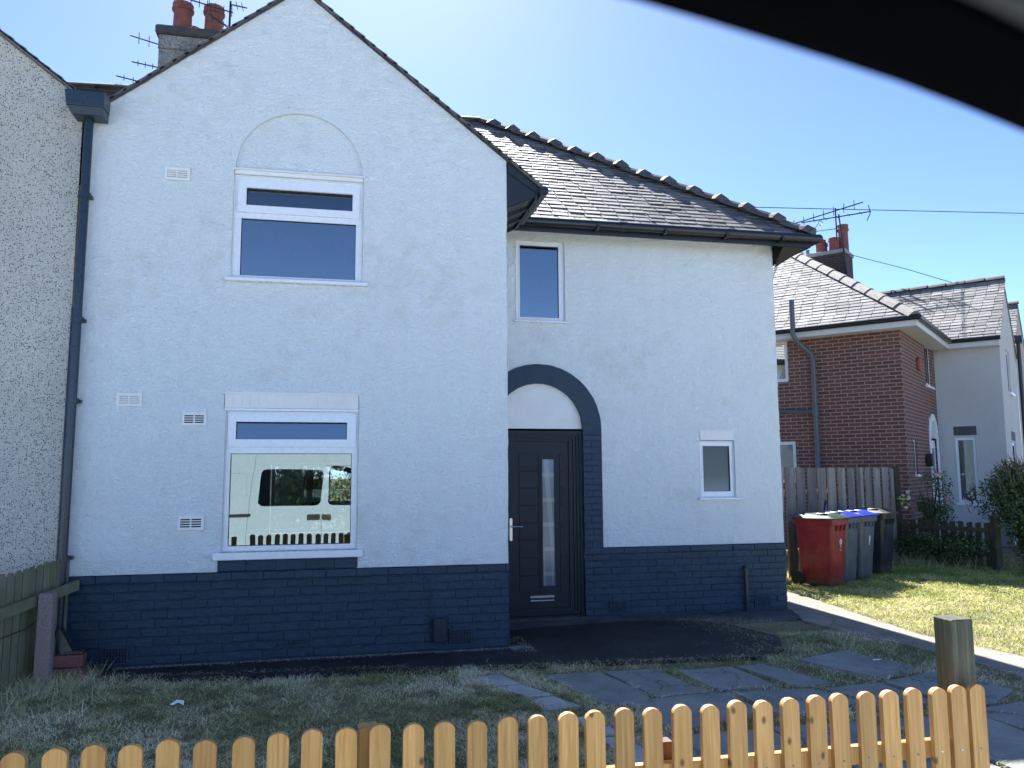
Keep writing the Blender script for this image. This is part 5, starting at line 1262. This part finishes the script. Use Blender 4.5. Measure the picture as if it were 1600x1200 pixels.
def seam(path, wd=.006):
    for a, b in zip(path, path[1:]):
        a, b = Vector(a), Vector(b); d = (b - a).normalized(); s = Vector((-d.y, d.x)) * wd / 2
        mb.add([(a.x + s.x, ys_ + .0015, a.y + s.y), (b.x + s.x, ys_ + .0015, b.y + s.y), (b.x - s.x, ys_ + .0015, b.y - s.y), (a.x - s.x, ys_ + .0015, a.y - s.y)], [(0, 1, 2, 3)])
seam([(-1.66, .2), (-1.63, .95), (-1.52, 1.9), (-1.50, 2.15)]); seam([(-.33, .2), (-.315, .95)]); seam([(-.26, 1.88), (-.25, 2.1)], .004); seam([(-.24, 1.845), (.2, 1.85), (.6, 1.8)], .005)
seam([(-2.3, 1.72), (-1.74, 1.72), (-1.66, 1.68), (-1.66, 1.3)], .004); mb.build('panel_gap', rubber, V)
mb = MB(); mb.plate(rrect(-3.4, -1.585, .925, .97, .02), [], ys_ + .001, ys_ + .012); mb.build('slide_rail', rubber, V)
for (a, b) in ((-.58, -.335), (-.305, -.145)):
    mb = MB(); mb.plate(rrect(a, b, .845, .945, .025), [], ys_ + .001, ys_ + .016); mb.build('door_handle', rubber, V)
for x in (-3.1, 1.25):
    for y in (ys_ - .10, yb + .10):
        mb = MB(); t = MB(); t.lathe((0, 0, 0), [(.0, -.10), (.2, -.10), (.31, -.09), (.33, -.05), (.33, .05), (.31, .09), (.2, .10), (0, .10)], 26); mb.add([(x + a, y + c_, .13 + b) for a, b, c_ in t.v], t.f); mb.build('wheel', rubber, V, smooth='auto')
# door lining around the open cab window
inn = [(x * 1.0, z + (.0)) for x, z in W2]
mb = MB(); mb.plate([(-.30, 1.02), (1.12, 1.02), (1.12, 1.20), (.80, 1.70), (.66, 1.80), (.2, 1.90), (-.30, 1.92)], [W2L], .140, .1739); mb.build('door_lining', trim_black, V)
mb = MB(); mb.plate([(-.10, 1.786), (.05, 1.7603), (.0713, 1.7545), (.0853, 1.7503), (.12, 1.7385), (.22, 1.695), (.40, 1.60), (.55, 1.72), (.2, 1.98), (-.10, 1.98)], [], .085, .10); mb.build('headlining', trim_black, V)
mb = MB(); mb.tube([(-.10, .084, 1.790), (.05, .084, 1.7640), (.0713, .084, 1.7580), (.0853, .084, 1.7538), (.12, .084, 1.742), (.22, .084, 1.699)], .0021, 10); mb.build('grab_trim', trim_grey, V)
mb = MB(); mb.box(-1.6, .9, yb + .1, .12, .30, .42); mb.box(-1.05, -.55, -1.3, -.1, .42, 1.0); mb.box(-1.12, -1.0, -1.3, -.1, .9, 1.5); mb.build('seat', trim_black, V)
# hedge across the street, seen through the van glass in the reflection
shrub('roadside_hedge', (-1.3, -9.6, .9), (4.0, .6, 1.1), 7000, .10, leaf_green, 'leafy hedge across the street behind the van', 'hedge', clumps=60)
